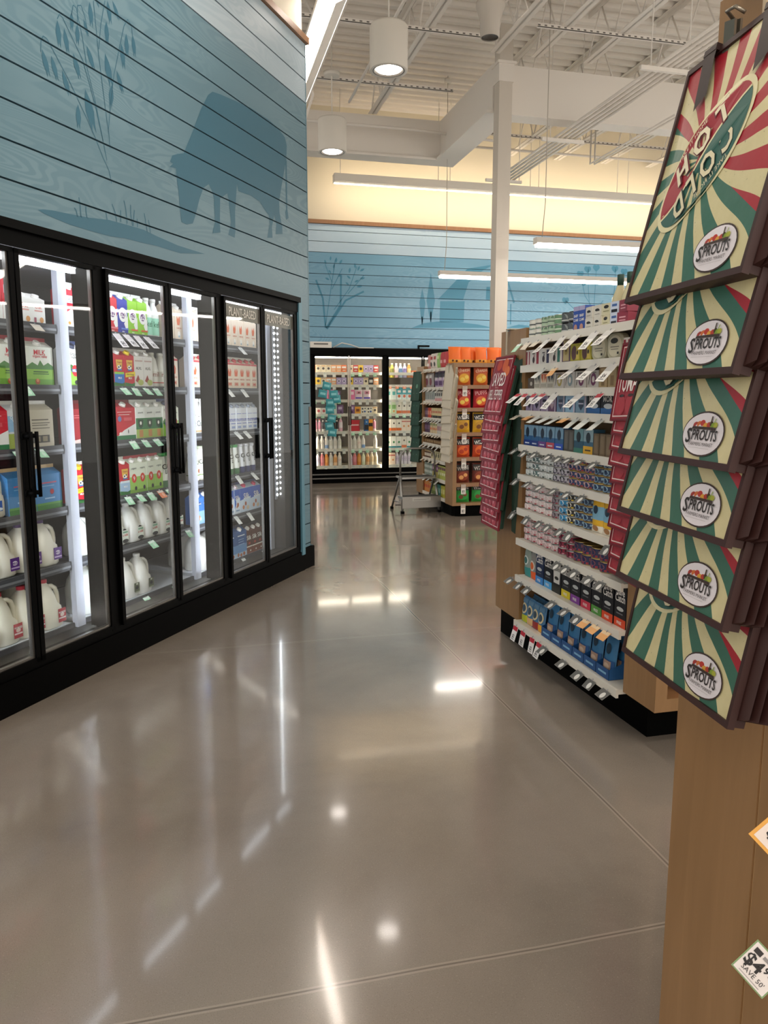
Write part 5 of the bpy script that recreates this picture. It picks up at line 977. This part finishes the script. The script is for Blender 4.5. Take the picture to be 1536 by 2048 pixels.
b.disc(0, .055, .055, .046, -.0008, '#cbc5ad', 28); b.disc(-.005, .078, .03, .012, -.0014, '#1f1d1a'); b.rect(-.035, .035, .05, .054, -.0014, '#7a766a'); b.rect(-.03, .03, .04, .043, -.0014, '#7a766a'); b.rect(.02, .035, .02, .03, -.0014, '#23211e')
OVP = Proto('fish_tin', 'tin', 'large oval cream tin standing on edge', .134, single=b.mesh('fish_tin'), h=.11, d=.035)
shelf1(1, .355, [(S2a, 1), (rb('white box with red side', '#8f2436', 0, .12), 1), (rb('white box with navy side', '#2a2a4c', 0, .12), 1), (rb('white box with teal side', '#2f6f62', 0, .12), 1), (AM, 1), (YM, 2), (OVP, 2), (S2a, 1)])
AT = lambda desc, c, c2: pbox(desc, .075, .06, .082, '#cfc9bb', [('r', -.42, .42, .42, .95, c), ('p', [(-.1, .42), (.1, .42), (.04, .9), (-.04, .9)], c2), ('p', [(-.42, .42), (-.3, .7), (-.12, .42)], c2), ('p', [(.42, .42), (.3, .7), (.12, .42)], c2), ('r', -.38, .38, .12, .34, '#a9a394')], name='fish_box')
CI = lambda desc, c: pbox(desc, .105, .06, .082, '#c2bcb4', [('d', .05, .5, .24, .28, c), ('d', .05, .5, .12, .14, '#d9cfc8'), ('p', [(-.4, .2), (-.36, .2), (-.2, .85), (-.25, .85)], '#5a4f50'), ('r', -.3, .3, .85, .9, '#6a6460')], name='fish_box')
DB = pbox('small brown box with white fish', .07, .06, .06, '#574a40', [('d', .1, .5, .2, .16, '#c9c2b4')], name='fish_box'); TBG = pbox('tall beige box', .07, .06, .11, '#b49c72', [('r', -.2, .2, .1, .5, '#8a6f48'), ('r', -.3, .3, .7, .8, '#e0cfa8')], name='fish_box')
shelf1(2, .39, [(DB, 1), (AT('patterned box in dark green', '#3c4a48', '#c9c2b0'), 1), (AT('patterned box in orange', '#c8633a', '#e9d6b8'), 1), (AT('patterned box in navy', '#34384a', '#c9c2b0'), 1), (CI('square tin box with gold disc', '#a8964a'), 1), (CI('square tin box with silver disc', '#7f8f92'), 1), (CI('square tin box with purple disc', '#6a2a54'), 2), (TBG, 2)], gap=.006)
SH = lambda desc, c, s_, w_=.085: pbox(desc, w_, .06, .085, c, [('p', [(-.26, .75), (.26, .75), (.24, .4), (0, .15), (-.24, .4)], s_), ('r', -.24, .24, .5, .58, '#c9c4d6'), ('r', .36, .5, .0, 1.0, '#d0c6d8')], name='fish_box')
MR = pbox('black and blue box with white fish', .12, .06, .088, '#16181f', [('r', -.5, .5, 0, .32, '#2f6aa8'), ('t', 'MOR', 0, .78, .2, W_), ('d', .05, .42, .32, .1, '#cfd3d6')], name='fish_box')
shelf1(3, .37, [(SH('lilac box with dark shield', '#a493b4', '#23203a'), 3), (SH('plum box with pale shield', '#6f4f70', '#b9a2ae'), 1), (SH('pale blue box with slate shield', '#7f9fbe', '#4a5470'), 1), (SH('sky blue box with navy shield', '#8fb4d0', '#24344f', .1), 1), (SH('grey blue box with navy shield', '#7f9db4', '#2a3c54', .1), 1), (MR, 2)], gap=.008)
WB = lambda desc, f_: pbox(desc, .09, .06, .112, '#2b6290', [('r', -.5, .5, .5, 1, '#7fa5bd'), ('d', 0, .66, .24, .3, '#1d3348'), ('p', [(-.06, .78), (.06, .78), (0, 1.0)], '#16222e'), ('r', -.5, .5, 0, .28, f_), ('r', -.3, .3, .1, .16, '#cfd9e2')], name='fish_box')
GB = pbox('grey brown box back', .05, .06, .105, '#54504a', [('r', -.3, .3, .1, .9, '#6a665e')], name='fish_box'); YB = pbox('blue box with yellow foot', .09, .06, .115, '#3c6680', [('r', -.5, .5, .5, 1, '#8aa5ae'), ('d', 0, .66, .24, .28, '#1d2c36'), ('r', -.5, .5, 0, .32, '#e0ac2a'), ('r', -.3, .3, .12, .18, '#4a3a1a')], name='fish_box'); BRN = pbox('brown box end', .05, .06, .1, '#6b5a44', [('r', -.3, .3, .1, .9, '#7d6b52')], name='fish_box')
shelf1(4, .36, [(WB('blue box with navy foot', '#1f3f8a'), 2), (WB('blue box with violet foot', '#6a3f8a'), 1), (WB('blue box with pink foot', '#c04a5a'), 1), (WB('blue box with bright blue foot', '#2a55c0'), 1), (GB, 2), (pbox('teal blue box with green foot', .09, .06, .115, '#2a5468', [('r', -.5, .5, .5, 1, '#6f98a0'), ('d', 0, .66, .24, .28, '#16242c'), ('r', -.5, .5, .0, .2, '#3a7a6a')], name='fish_box'), 1), (YB, 1), (BRN, 4)], gap=.004)
stack(5, .365, [(T1, 1, 0), (T1b, 1, 0), (T1, 0, 0), (tin('white and slate tuna tin', '#cdd2cf', '#2e4542', '#e9ecea'), 2, 0), (T2, 2, 0), (T3, 3, 0), (T4, 4, 0)], layers=4)
PCH = pillow('yellow and blue tuna pouch', .1, .155, .03, '#e8b52a', [('r', -.5, .5, .4, .8, '#7fb2cc'), ('d', 0, .7, .2, .2, '#1d3348'), ('r', -.5, .5, 0, .22, '#e9e2d2'), ('d', 0, .14, .25, .14, '#a8784a')], 'fish_pouch', 'pouch')
x = stack(6, .365, [(T5, 4, 0), (T6, 1, 0), (T7, 1, 0), (T8, 1, 0), (T4, 2, 0)], layers=4); shelf1(6, x + .005, [(PCH, 3)])
x = stack(7, .365, [(T10, 5, 0), (T9, 2, 0), (T11, 4, 2)], layers=4)
def SC_(desc, foot, c='#15181f', top=None, nm='Safe'):
    a = [('r', -.5, .5, 0, .2, foot), ('t', 'Safe', 0, .82, .32, W_), ('t', 'Catch', 0, .67, .34, W_), ('d', .03, .42, .3, .1, '#c2c6c4'), ('r', -.28, .28, .3, .33, '#6a6c70'), ('t', 'FREE', 0, .1, .14, W_)]
    if top: a.append(('r', -.5, .5, .86, 1.0, top))
    return pbox(desc, .094, .05, .195, c, a, name='fish_pouch', cat='pouch')
shelf1(8, .37, [(pillow('small teal and white pouch', .075, .16, .03, '#8f9a8f', [('r', -.5, .5, .0, .35, '#2f8a88'), ('d', 0, .6, .36, .36, '#e0e6e0'), ('d', 0, .6, .26, .26, '#3a6f6a')], 'fish_pouch', 'pouch'), 1), (pillow('small orange and white pouch', .075, .16, .03, '#8a8a84', [('r', -.5, .5, .0, .3, '#dc5a24'), ('d', 0, .5, .36, .4, '#e0d8cf'), ('d', 0, .5, .26, .28, '#dc6a34')], 'fish_pouch', 'pouch'), 1),
 (SC_('navy pouch with blue foot', '#2f7fc4', '#1a2c50'), 1), (SC_('black pouch with sky blue foot', '#4a9ad0'), 1), (pbox('black pouch with white fish bag and yellow top', .094, .05, .195, '#17181c', [('r', -.5, .5, .86, 1.0, '#d9c02a'), ('p', [(-.34, .26), (.34, .26), (.42, .82), (-.42, .82)], '#d9d6d0'), ('d', 0, .4, .24, .1, '#2a2a2a'), ('t', 'Safe', 0, .66, .24, '#2a2a2a'), ('r', -.5, .5, .0, .2, '#23241c')], name='fish_pouch', cat='pouch'), 1),
 (SC_('black pouch with yellow foot', '#d6c326'), 1), (SC_('black pouch with purple foot', '#7f3a94'), 1), (SC_('black pouch with pink foot', '#c8344c'), 1), (SC_('black pouch with green foot', '#4f8f3a'), 1), (SC_('black pouch with red orange foot', '#d84a26'), 2)], y=.03, gap=.008)
SPm = lambda desc, c, m_: pillow(desc, .075, .15, .028, c, [('r', -.5, .5, .0, .3, m_), ('d', 0, .55, .4, .42, '#d9c9a0'), ('d', 0, .55, .28, .28, '#3a5060'), ('r', -.4, .4, .78, .93, '#5a7f9a')], 'fish_pouch', 'pouch', lean=.12)
BLP = pillow('tall blue fish pouch', .105, .185, .035, '#2f6f9c', [('r', -.46, .46, .04, .45, '#1f4f86'), ('d', 0, .72, .2, .24, '#173246'), ('r', -.3, .3, .12, .42, '#a88a78'), ('d', 0, .28, .22, .14, '#c9b09a')], 'fish_pouch', 'pouch', lean=.10)
for yy_, wh in ((.02, 'front of bottom fish shelf'), (.075, 'second row of bottom fish shelf'), (.13, 'third row of bottom fish shelf')):
    seq = [(SPm('small blue pouch with lime foot', '#3f6f94', '#b5ba2a'), 1), (SPm('small blue pouch with peach foot', '#3f6f94', '#dcb07a'), 1), (SPm('small blue pouch with dark red foot', '#3f6f94', '#9a2f2f'), 1), (SPm('small blue pouch with amber foot', '#3f6f94', '#e8a82a'), 1)] if yy_ < .05 else [(SPm('small blue pouch', '#3f6f94', '#2a4f70'), 4)]
    x = row(G1, yy_, HZ[9], .365, seq, wh, 'small pouches, ' + wh, gr, gap=-.004)
    row(G1, yy_ + .012, HZ[9], x + .01, [(BLP, 6)], wh, 'tall blue pouches, ' + wh, gr, gap=.012)
for i in range(6):   # display trays
    x0 = x + .004 + i * .117; b = MB(); b.box(0, .112, 0, .002, 0, .05, M('#1f4f86', .5)); b.add([(0, 0, .05), (0, .26, .14), (0, .26, 0), (0, 0, 0)], [(0, 1, 2, 3)], '#1f4f86'); b.add([(.112, 0, .05), (.112, .26, .14), (.112, .26, 0), (.112, 0, 0)], [(0, 1, 2, 3)], '#2a5f98'); b.box(0, .112, .0, .26, 0, .001, '#1f4f86'); b.rect(.02, .09, .02, .03, -.0005, '#7fb0d0')
    tag(b.obj('display_tray', loc=G1.p(x0, .018, HZ[9] + .0005), rot=(0, 0, G1.rz)), 'blue card tray of tall pouches on bottom fish shelf, ' + ORD[i + 1] + ' from the bell pepper totes', 'tray', 'blue card trays on the bottom fish shelf')
def gt(k, xs, kind, tilt=-48): tags(G1, -.016, HZ[k] - .024, xs, kind, 'under ' + HN[k].replace(' shelf', '') + ' fish shelf', gr, tilt)
gt(0, [.35], 'mint'); gt(0, [.46, .58], 'beige'); gt(0, [.70, .86, 1.0, 1.17, 1.3], 'long'); gt(1, [.66], 'white'); gt(1, [.78], 'orange'); gt(1, [1.0, 1.18, 1.34], 'long'); gt(2, [.36, .45, .56, .67], 'redtop'); gt(2, [.8, 1.06], 'long'); gt(2, [1.24], 'redtop')
gt(3, [.36], 'beige', -60); gt(3, [.52, .93], 'orange', -60); gt(3, [.63, .74, .84, 1.03, 1.13, 1.25], 'white', -60)
gt(4, [.34, .47, .60, .77, .88, .98, 1.09, 1.22], 'grey', -55); gt(5, [.37, .53, .68, .84, .98, 1.12], 'grey', -55); gt(6, [.33, .52, .68, .78, .92, 1.01, 1.36], 'grey', -45); gt(7, [.90, .99, 1.08, 1.22, 1.32], 'grey', -45)
gt(8, [.33, .45, .56, .86, 1.0, 1.12], 'grey', -50); gt(8, [1.2, 1.29, 1.38], 'orange', -50); gt(9, [.40, .50, .62, .71], 'redtop', -12); gt(9, [.78, 1.0, 1.16, 1.27, 1.40], 'grey', -50)
b = MB(); b.box(-.15, .15, 0, .12, 0, .2, M('#b3202a', .4)); b.rect(-.12, .12, .05, .1, -.001, '#d9a04a'); tag(b.obj('food_box', loc=(2.1, 2.70, .2655)), 'red box on the lowest end shelf of the fish gondola', 'box')

# ---------------------------------------------------------------- tote strips: bell pepper, tomato, canvas, dark green
def red_art(word1, word2, pepper):
    def art(d, w_, h):
        e = .014; y = -.0006
        for a in ((-w_/2 + e, w_/2 - e, e, e + .005), (-w_/2 + e, w_/2 - e, h - e - .005, h - e), (-w_/2 + e, -w_/2 + e + .005, e, h - e), (w_/2 - e - .005, w_/2 - e, e, h - e)): d.rect(*a, y, '#e0c9c4', 4)
        if pepper:
            for cx, cz, r, c in ((.05, .30, .05, '#c9582a'), (-.05, .31, .04, '#b8402a'), (.1, .25, .04, '#d06a3a')): d.disc(cx, min(cz, h - .05), r, r * .8, y, c)
            for cx in (-.07, 0, .07): d.disc(cx, .05, .032, .035, y, '#c04a58'); d.disc(cx - .01, .056, .012, .022, y * 2, '#d88a90')
        else:
            for cx in (-.08, 0.0, .08): d.disc(cx, .06, .04, .04, y, '#a8303c'); d.disc(cx, .1, .022, .006, y * 2, '#3a2426'); d.disc(cx - .01, .25, .03, .03, y * 1.5, '#4a1a20')
        d.text(word1, 0, .205 if pepper else .155, .058, y * 3, '#eadfd8', maxw=w_ * (.72 if pepper else .84), bold=.02, vert=1.3)
        if word2: d.text(word2, 0, .115, .048, y * 3, '#eadfd8', maxw=w_ * .75, bold=.01, vert=1.2); d.text('from a', 0, .158, .014, y * 3, '#d9a8a0')
    return art
PEP = tote('red bell pepper tote', .32, .34, .008, '#8f1d2e', M('#173222', .6), red_art('SAVED', 'BELL PEPPER', True), fold=True, bind='#7f1828')
ps = []
n = 13
for i in range(n):
    z = 1.388 - i * .0555; ps.append((.085 + .018 * math.sin(i * 2.1), -.055 - .02 * math.sin(PI * (i + 2) / (n + 3)) , z, random.uniform(-2.5, 2.5)))
strip_bags(PEP, G1, ps, lambda i: 'red bell pepper tote with green sides, ' + (['topmost one'] + [ORD[k] + ' down' for k in range(2, 14)])[i] + ', on the fish gondola', 'bell pepper totes', [max(4, 13 - i * .6) for i in range(n)], -4)
# dark green gusset ends of the pepper totes
for i in range(5):
    b = MB(); z = 1.68 - i * .13
    b.add([(.0, 0, 0), (.05, .03, .02), (.045, .05, -.42), (.0, .035, -.46), (-.015, .012, -.44)], [(0, 1, 2, 3, 4)], M('#173222', .6)); b.add([(.0, .008, 0), (.05, .038, .02), (.045, .058, -.42), (.0, .043, -.46), (-.015, .02, -.44)], [(4, 3, 2, 1, 0)], M('#1c3d28', .6))
    o = b.obj('tote_bag', loc=G1.p(.262 + .003 * i, -.012, z), rot=(0, 0, G1.rz)); tag(o, 'dark green gusset fold hanging beside the bell pepper totes, ' + ORD[i + 1] + ' down', 'bag', 'dark green tote folds beside the bell pepper totes')
TOM = tote('red tomato tote', .30, .32, .008, '#96202f', M('#6a1523', .6), red_art('TOMATO', None, False), fold=False)
ps = [(1.56 + .01 * math.sin(i * 1.7), -.07 + .002 * i, 1.40 - i * .066, random.uniform(-3, 3)) for i in range(11)]
strip_bags(TOM, G1, ps, lambda i: 'red tomato tote with white border, ' + (['topmost one'] + [ORD[k] + ' down' for k in range(2, 12)])[i] + ', hanging beside the tins', 'tomato totes', 9, -4)
CAN = tote('cream canvas bag', .24, .42, .014, '#cfc6b4', M('#c6bca8', .7), None, 'cloth_bag', fold=True)
ps = [(1.45 - .004 * i, -.05 - .006 * (i % 2), 1.44 - i * .095, 6 * math.sin(i * 1.9)) for i in range(9)]
strip_bags(CAN, G2F, ps, lambda i: 'cream canvas bag on the snack gondola end, ' + (['topmost one'] + [ORD[k] + ' down' for k in range(2, 10)])[i] + ' of the strip', 'cream canvas bags on the snack gondola', 7, 8)
GRT = tote('dark green shop tote', .26, .40, .02, '#17402f', M('#12301f', .6), lambda d, w_, h: (d.disc(.03, .2, .03, .03, -.001, '#5f8f78'), d.rect(-.06, .06, .1, .106, -.001, '#5f8f78')), fold=True)
ps = [(.10, -.06, 1.42 - i * .17, 2 * math.sin(i * 2)) for i in range(6)]
strip_bags(GRT, G2F, ps, lambda i: 'dark green tote on the far end of the snack gondola, ' + (['topmost one'] + [ORD[k] + ' down' for k in range(2, 10)])[i], 'dark green totes on the snack gondola', 7, 10)
for F, x, z, nm in ((G1, .12, 1.87, 'fish gondola above the bell pepper totes'), (G2F, 1.42, 1.89, 'snack gondola above the canvas bags')):
    b = MB(); b.box(-.03, .03, -.02, .06, 0, .006, M('#a8a08c', .4)); b.box(-.006, .006, -.03, -.026, -.14, .004, M('#b9ae98', .4)); b.box(-.008, .008, -.03, .0, .0, .004, M('#b9ae98', .4)); tag(b.obj('merchandise_hook', loc=F.p(x, .03 if F is G1 else .01, z), rot=(0, 0, F.rz)), 'beige metal hook on top of the ' + nm, 'hook')

# ---------------------------------------------------------------- step stool
ST = empty('step_stool', (2.83, 9.42, 0), (0, 0, R(3)), 'small folding aluminium step stool with hooped handrail in the aisle', 'step stool')
A_ = ALU
b = MB(); pr_ = [(-.235, .12, .0), (-.235, .12, .45), (-.235, .12, .70)] + [(-.235 + .12 * (1 - math.cos(t)), .12, .70 + .12 * math.sin(t)) for t in (R(30), R(60), R(90))] + [(.235 - .12 * (1 - math.cos(t)), .12, .70 + .12 * math.sin(t)) for t in (R(90), R(60), R(30))] + [(.235, .12, .70), (.235, .12, .45)]
b.tube(pr_[1:], .013, M('#8f8d89', .3, .8), 10); b.obj('handrail', ST)
for sx in (-1, 1):
    b = MB(); b.tube([(sx * .25, -.02, .02), (sx * .235, .11, .47)], .016, A_, 8); l = b.obj('leg', ST)
    c = MB(); c.box(sx * .25 - .02, sx * .25 + .02, -.045, .005, 0, .03, BLACKM); c.obj('foot', l)
    b = MB(); b.tube([(sx * .25, .43, .02), (sx * .235, .13, .47)], .013, M('#6f6d6a', .35, .7), 8); l = b.obj('leg', ST)
    c = MB(); c.box(sx * .25 - .018, sx * .25 + .018, .41, .45, 0, .03, BLACKM); c.obj('foot', l)
    b = MB(); b.tube([(sx * .245, .02, .13), (sx * .245, .36, .12)], .007, A_, 6); b.obj('brace', ST)
b = MB(); b.box(-.23, .23, .06, .32, .43, .455, A_); b.box(-.21, .21, .08, .30, .455, .458, M('#4a4846', .7)); b.obj('step', ST, bevel=.004)
b = MB(); b.box(-.262, .262, -.05, .14, .185, .215, A_); b.box(-.262, .262, -.055, -.05, .07, .21, M('#a19d97', .35, .8)); b.box(-.24, .24, -.04, .13, .215, .218, M('#4a4846', .7)); so = b.obj('step', ST, bevel=.003)
b = MB(); b.box(-.13, .12, -.057, -.0555, .16, .2, M('#c2c0ba', .4)); b.rect(-.11, .1, .18, .184, -.0575, '#77736c'); b.rect(-.11, .06, .17, .173, -.0575, '#77736c'); b.obj('warning_label', so)
b = MB(); b.tube([(-.25, .28, .07), (.25, .28, .07)], .008, M('#3a3836', .5), 6); b.obj('brace', ST)

# ---------------------------------------------------------------- ceiling, beams, services
ZC = 6.15; ZJ = 5.58
b = MB(); p = .2; y = -3.0
prof = []
while y < 13.3:
    prof += [(y, ZC), (y + .07, ZC), (y + .095, ZC + .045), (y + .175, ZC + .045)]; y += p
vs = [(x, yy_, zz) for x in (-6, 13) for yy_, zz in prof]; n = len(prof)
b.add(vs, [(i, i + 1, n + i + 1, n + i) for i in range(n - 1)], CEIL); b.box(-6, 13, -3, 13.4, ZC + .05, ZC + .1, CEIL)
struct(b.obj('ceiling'))
def joist(x, y0, y1, nm='trim'):
    b = MB()
    for s_ in (-1, 1):
        xx = x + s_ * .035
        b.box(xx - .028, xx + .028, y0, y1, ZJ, ZJ + .008, CEIL); b.box(xx - s_ * .028 - .004, xx - s_ * .028 + .004, y0, y1, ZJ, ZJ + .055, CEIL)
        b.box(xx - .028, xx + .028, y0, y1, ZC - .01, ZC, CEIL); b.box(xx - s_ * .028 - .004, xx - s_ * .028 + .004, y0, y1, ZC - .06, ZC, CEIL)
    y = y0
    while y < y1 - .5:
        b.tube([(x, y, ZJ + .02), (x, y + .3, ZC - .03)], .011, CEIL, 6); b.tube([(x, y + .3, ZC - .03), (x, y + .6, ZJ + .02)], .011, CEIL, 6); y += .6
    return struct(b.obj('ceiling_joist'))
for x, y1 in ((.0, 11.7), (1.0, 11.7), (1.7, 11.7), (2.75, 11.75), (3.72, 9.4), (4.25, 9.4), (4.95, 9.4), (5.9, 9.4), (6.9, 9.4), (7.9, 9.4)): joist(x, 1.0, y1)
for x in (4.6, 5.5, 6.4, 7.3, 8.2, 9.1): joist(x, 9.75, 13.15)
def xbar(y, z, x0, x1):
    b = MB(); b.box(x0, x1, y - .02, y + .02, z, z + .006, CEIL); b.box(x0, x1, y - .02, y - .014, z, z + .04, CEIL)
    k = x0
    while k < x1: b.box(k, k + .03, y - .0215, y - .0195, z + .012, z + .026, M('#6a655f', .7)); k += .08
    return struct(b.obj('ceiling_brace'))
for y in (5.6, 7.4, 9.0, 10.6): xbar(y, ZJ - .03, -1, 3.6)
for y in (5.4, 7.0, 8.6): xbar(y, ZJ - .03, 3.9, 9.5)
for y in (10.6, 12.1): xbar(y, ZJ - .03, 4.2, 9.5)
b = MB(); b.box(-3, 3.8, 11.75, 11.95, 5.02, 5.57, CEIL); b.box(-3, 3.72, 11.68, 11.98, 4.99, 5.02, CEIL); struct(b.obj('ceiling_bulkhead'))
b = MB(); b.box(3.8, 4.0, 9.85, 11.95, 5.02, 5.57, CEIL); b.box(3.72, 4.08, 9.9, 11.98, 4.99, 5.02, CEIL); struct(b.obj('ceiling_bulkhead'))
b = MB(); b.box(3.8, 12, 9.65, 9.85, 5.02, 5.57, CEIL); b.box(3.72, 12, 9.645, 9.9, 4.99, 5.02, CEIL); struct(b.obj('ceiling_bulkhead'))
b = MB(); b.box(-.085, .085, -.085, .085, 0, 5.95, M('#cbc3b8', .5)); b.box(-.12, .12, -.12, .12, 5.5, 5.53, CEIL); b.box(-.1, .1, -.1, .1, 5.3, 5.5, CEIL); tag(b.obj('steel_column', loc=(3.9, 9.55, 0)), 'square white painted steel column rising behind the snack gondola', 'column')
def pipe(name, pts, r, label, m=CEIL):
    b = MB(); b.tube(pts, r, m, 8); return tag(b.obj(name), label, 'pipe')
for i in range(5):
    pipe('conduit', [(4.80 + i * .07, 6.2, 4.86), (4.80 + i * .07, 12.0, 4.86)], .017, 'white conduit hung under the ceiling, ' + ORD[i + 1] + ' of five from the column')
for y in (7.6, 9.9, 11.9):
    b = MB(); b.box(4.6, 5.3 if y < 9 else 5.2, y - .02, y + .02, 4.80, 4.84, CEIL); b.tube([(4.72, y, 4.84), (4.72, y, ZC)], .006, CEIL, 6); b.tube([(5.16, y, 4.84), (5.16, y, ZC)], .006, CEIL, 6)
    tag(b.obj('conduit_hanger', ), 'conduit hanger bar ' + {7.6: 'crossing the conduits in front of the bulkhead', 9.9: 'crossing the conduits just past the bulkhead', 11.9: 'where the conduits end'}[y], 'hanger')
pipe('conduit', [(2.25, 4.5, 5.45), (2.25, 11.0, 5.45)], .018, 'single white conduit running along the ceiling past the drum lamps')
pipe('sprinkler_pipe', [(1.0, 11.4, 5.3), (3.3, 11.4, 5.3), (4.7, 11.6, 5.3)], .02, 'white sprinkler pipe crossing in front of the bulkhead')
pipe('sprinkler_pipe', [(4.0, 12.4, 5.45), (9.5, 12.4, 5.45)], .02, 'white sprinkler pipe crossing near the far cream wall')
pipe('conduit', [(5.9, 8.9, 4.9), (5.9, 11.0, 4.9), (5.9, 11.01, ZC - .02)], .014, 'short white rod hung beyond the conduits, inner one'); pipe('conduit', [(5.97, 8.9, 4.9), (5.97, 11.0, 4.9), (5.97, 11.01, ZC - .02)], .014, 'short white rod hung beyond the conduits, outer one')
pipe('flexible_conduit', [(1.46, 9.6, 6.0), (1.6, 9.7, 5.83), (1.43, 9.8, 5.48), (1.58, 9.9, 5.1), (1.43, 10.1, 4.66)], .016, 'curved white flexible conduit dropping beside the blue wall end')
LW = M('#fff6ea', .5, 0, LINE_LIGHT); LHOU = M('#dad5cc', .5)
def line_light(cx, cy, z, ln, along, label, w_=.09, h=.075, group='line lamps over the aisles', cables=True, zc=ZC, glow=None):
    r = empty('line_light', (cx, cy, z), (0, 0, 0 if along == 'x' else R(90)), label, 'lamp', group)
    b = MB(); b.box(-ln/2, ln/2, -w_/2, w_/2, .012, h, LHOU); b.box(-ln/2 - .008, -ln/2, -w_/2 - .004, w_/2 + .004, 0, h, LHOU); b.box(ln/2, ln/2 + .008, -w_/2 - .004, w_/2 + .004, 0, h, LHOU); b.obj('housing', r)
    b = MB(); (b.box(-ln/2 + .012, ln/2 - .012, w_/2, w_/2 + .012, -.0, h - .02, glow) if glow else b.box(-ln/2 + .012, ln/2 - .012, -w_/2 + .003, w_/2 - .003, -.03, .012, LW)); b.obj('diffuser', r)
    if cables:
        for s_ in (-1, 1):
            b = MB(); x = s_ * (ln/2 - .08); b.tube([(x, 0, h), (x - s_ * .03, 0, h + .4), (x - s_ * .02, 0, zc - z)], .005, M('#b8b0a6', .6), 6); b.obj('cable', r)
            b = MB(); b.lathe([(.001, zc - z - .10), (.05, zc - z - .10), (.055, zc - z - .08), (.05, zc - z - .04)], LHOU, cx=x - s_ * .02, seg=14); b.obj('ceiling_canopy', r)
    return r
line_light(4.0 + 2.2, 8.7, 3.25, 4.4, 'x', 'long white line lamp hung beyond the fish gondola')
line_light(3.76 + 2.6, 11.6, 3.3, 5.2, 'x', 'long white line lamp hung before the barn mural')
line_light(4.6 + 2.2, 5.8, 3.3, 4.4, 'x', 'line lamp over the fish gondola aisle'); line_light(3.2 + 2.2, 2.9, 3.3, 4.4, 'x', 'line lamp over the next aisle towards the camera'); line_light(2.0, .2, 3.3, 4.4, 'x', 'line lamp above the camera'); line_light(2.5, -2.7, 3.3, 5.4, 'x', 'line lamp behind the camera'); line_light(-1.6, -2.2, 3.6, 2.4, 'y', 'line lamp behind the camera beside the dairy wall'); line_light(12.3, 8.6, 3.3, 6.4, 'y', 'line lamp far across the store mirrored in the dairy doors', w_=.12)
# wide lamp by the blue wall corner
WLm = empty('wing_lamp', (1.24, 7.85, 4.6), (0, 0, R(90)), 'bright winged lamp running beside the end of the blue wall', 'lamp')
b = MB(); b.box(-1.25, 1.25, -.12, .12, .06, .10, LHOU); b.add([(-1.25, -.005, .0), (1.25, -.005, .0), (1.25, -.12, .065), (-1.25, -.12, .065)], [(0, 1, 2, 3)], M('#efe9e2', .35)); b.obj('housing', WLm)
b = MB(); b.box(-1.24, 1.24, .005, .085, .0, .06, M('#fff4e8', .5, 0, 14.0)); b.obj('diffuser', WLm)
b = MB(); b.box(-1.24, 1.24, -.105, -.01, .055, .062, M('#fff0e2', .5, 0, 3.0)); b.obj('reflector', WLm)  # reflector glows weakly itself, standing in for the light it throws back
for s_ in (-1, 1):
    b = MB(); b.tube([(s_ * 1.0, 0, .1), (s_ * 1.0, 0, 1.4)], .005, CEIL, 6); b.obj('cable', WLm)
line_light(.55, 3.4, 4.6, 2.4, 'y', 'lamp over the dairy aisle nearer the camera', w_=.16, zc=ZJ - .15)
# wall washer by the far wall
r = line_light(5.6, 12.45, 4.78, 6.6, 'x', 'long grey wall washer lamp hung before the far cream wall', w_=.16, h=.12, cables=False, glow=M('#ffeacc', .5, 0, LINE_LIGHT * .55))
for x in (-3.2, -1.6, -1.4, 0, .15, 1.6, 1.8, 3.1):
    b = MB(); b.tube([(x, 0, .12), (x, 0, ZC - 4.78)], .005, CEIL, 6); b.obj('cable', r)
# drum lamps
for i, (x, y, z) in enumerate(((2.0, 7.84, 4.63), (1.92, 10.5, 4.63))):
    r = empty('drum_lamp', (x, y, z), (0, 0, 0), 'white drum pendant lamp, ' + ['the larger one near the ceiling edge', 'the smaller one beside the blue wall end'][i], 'lamp', 'white drum lamps')
    b = MB(); b.lathe([(.145, .004), (.183, .0), (.186, .01), (.186, .39), (.176, .41), (.02, .415)], LHOU, seg=40, cap0=False); b.obj('lamp_shade', r)
    b = MB(); b.lathe([(.125, .03), (.145, .004), (.147, .002), (.16, .003)], M('#5a5650', .4), seg=32, cap0=False, cap1=False); b.obj('trim_ring', r)
    b = MB(); b.lathe([(.001, .03), (.08, .03), (.12, .012)], M('#fff6ee', .4, 0, 12.0), cx=.0, seg=28, cap0=False, cap1=False); b.obj('reflector', r)
    b = MB(); b.tube([(0, 0, .41), (0, 0, ZC - z - .02)], .008, LHOU, 8); b.obj('stem', r)
    b = MB(); b.lathe([(.10, .93), (.105, .98)], LHOU, seg=20); b.obj('ceiling_canopy', r)
sp = empty('ceiling_speaker', (3.03, 7.8, 5.02), (0, 0, 0), 'bell shaped grey ceiling loudspeaker high between the joists', 'speaker')
b = MB(); b.lathe([(.085, 0), (.095, .005), (.10, .16), (.135, .26), (.145, .29), (.14, .33), (.02, .34)], M('#c0b8ae', .5), seg=32, cap0=False); b.obj('speaker_body', sp)
b = MB(); b.lathe([(.08, .012), (.001, .03)], M('#4f4a45', .5), seg=24, cap0=False); b.obj('speaker_cone', sp)
b = MB(); b.tube([(0, 0, .33), (0, 0, ZC - 5.02)], .008, LHOU, 6); b.obj('stem', sp)
b = MB(); b.tube([(.1, 0, .3), (.3, .0, .45), (.25, 0, .15), (.4, 0, .3), (.3, .02, .6)], .009, CEIL, 6); b.obj('cable', sp)
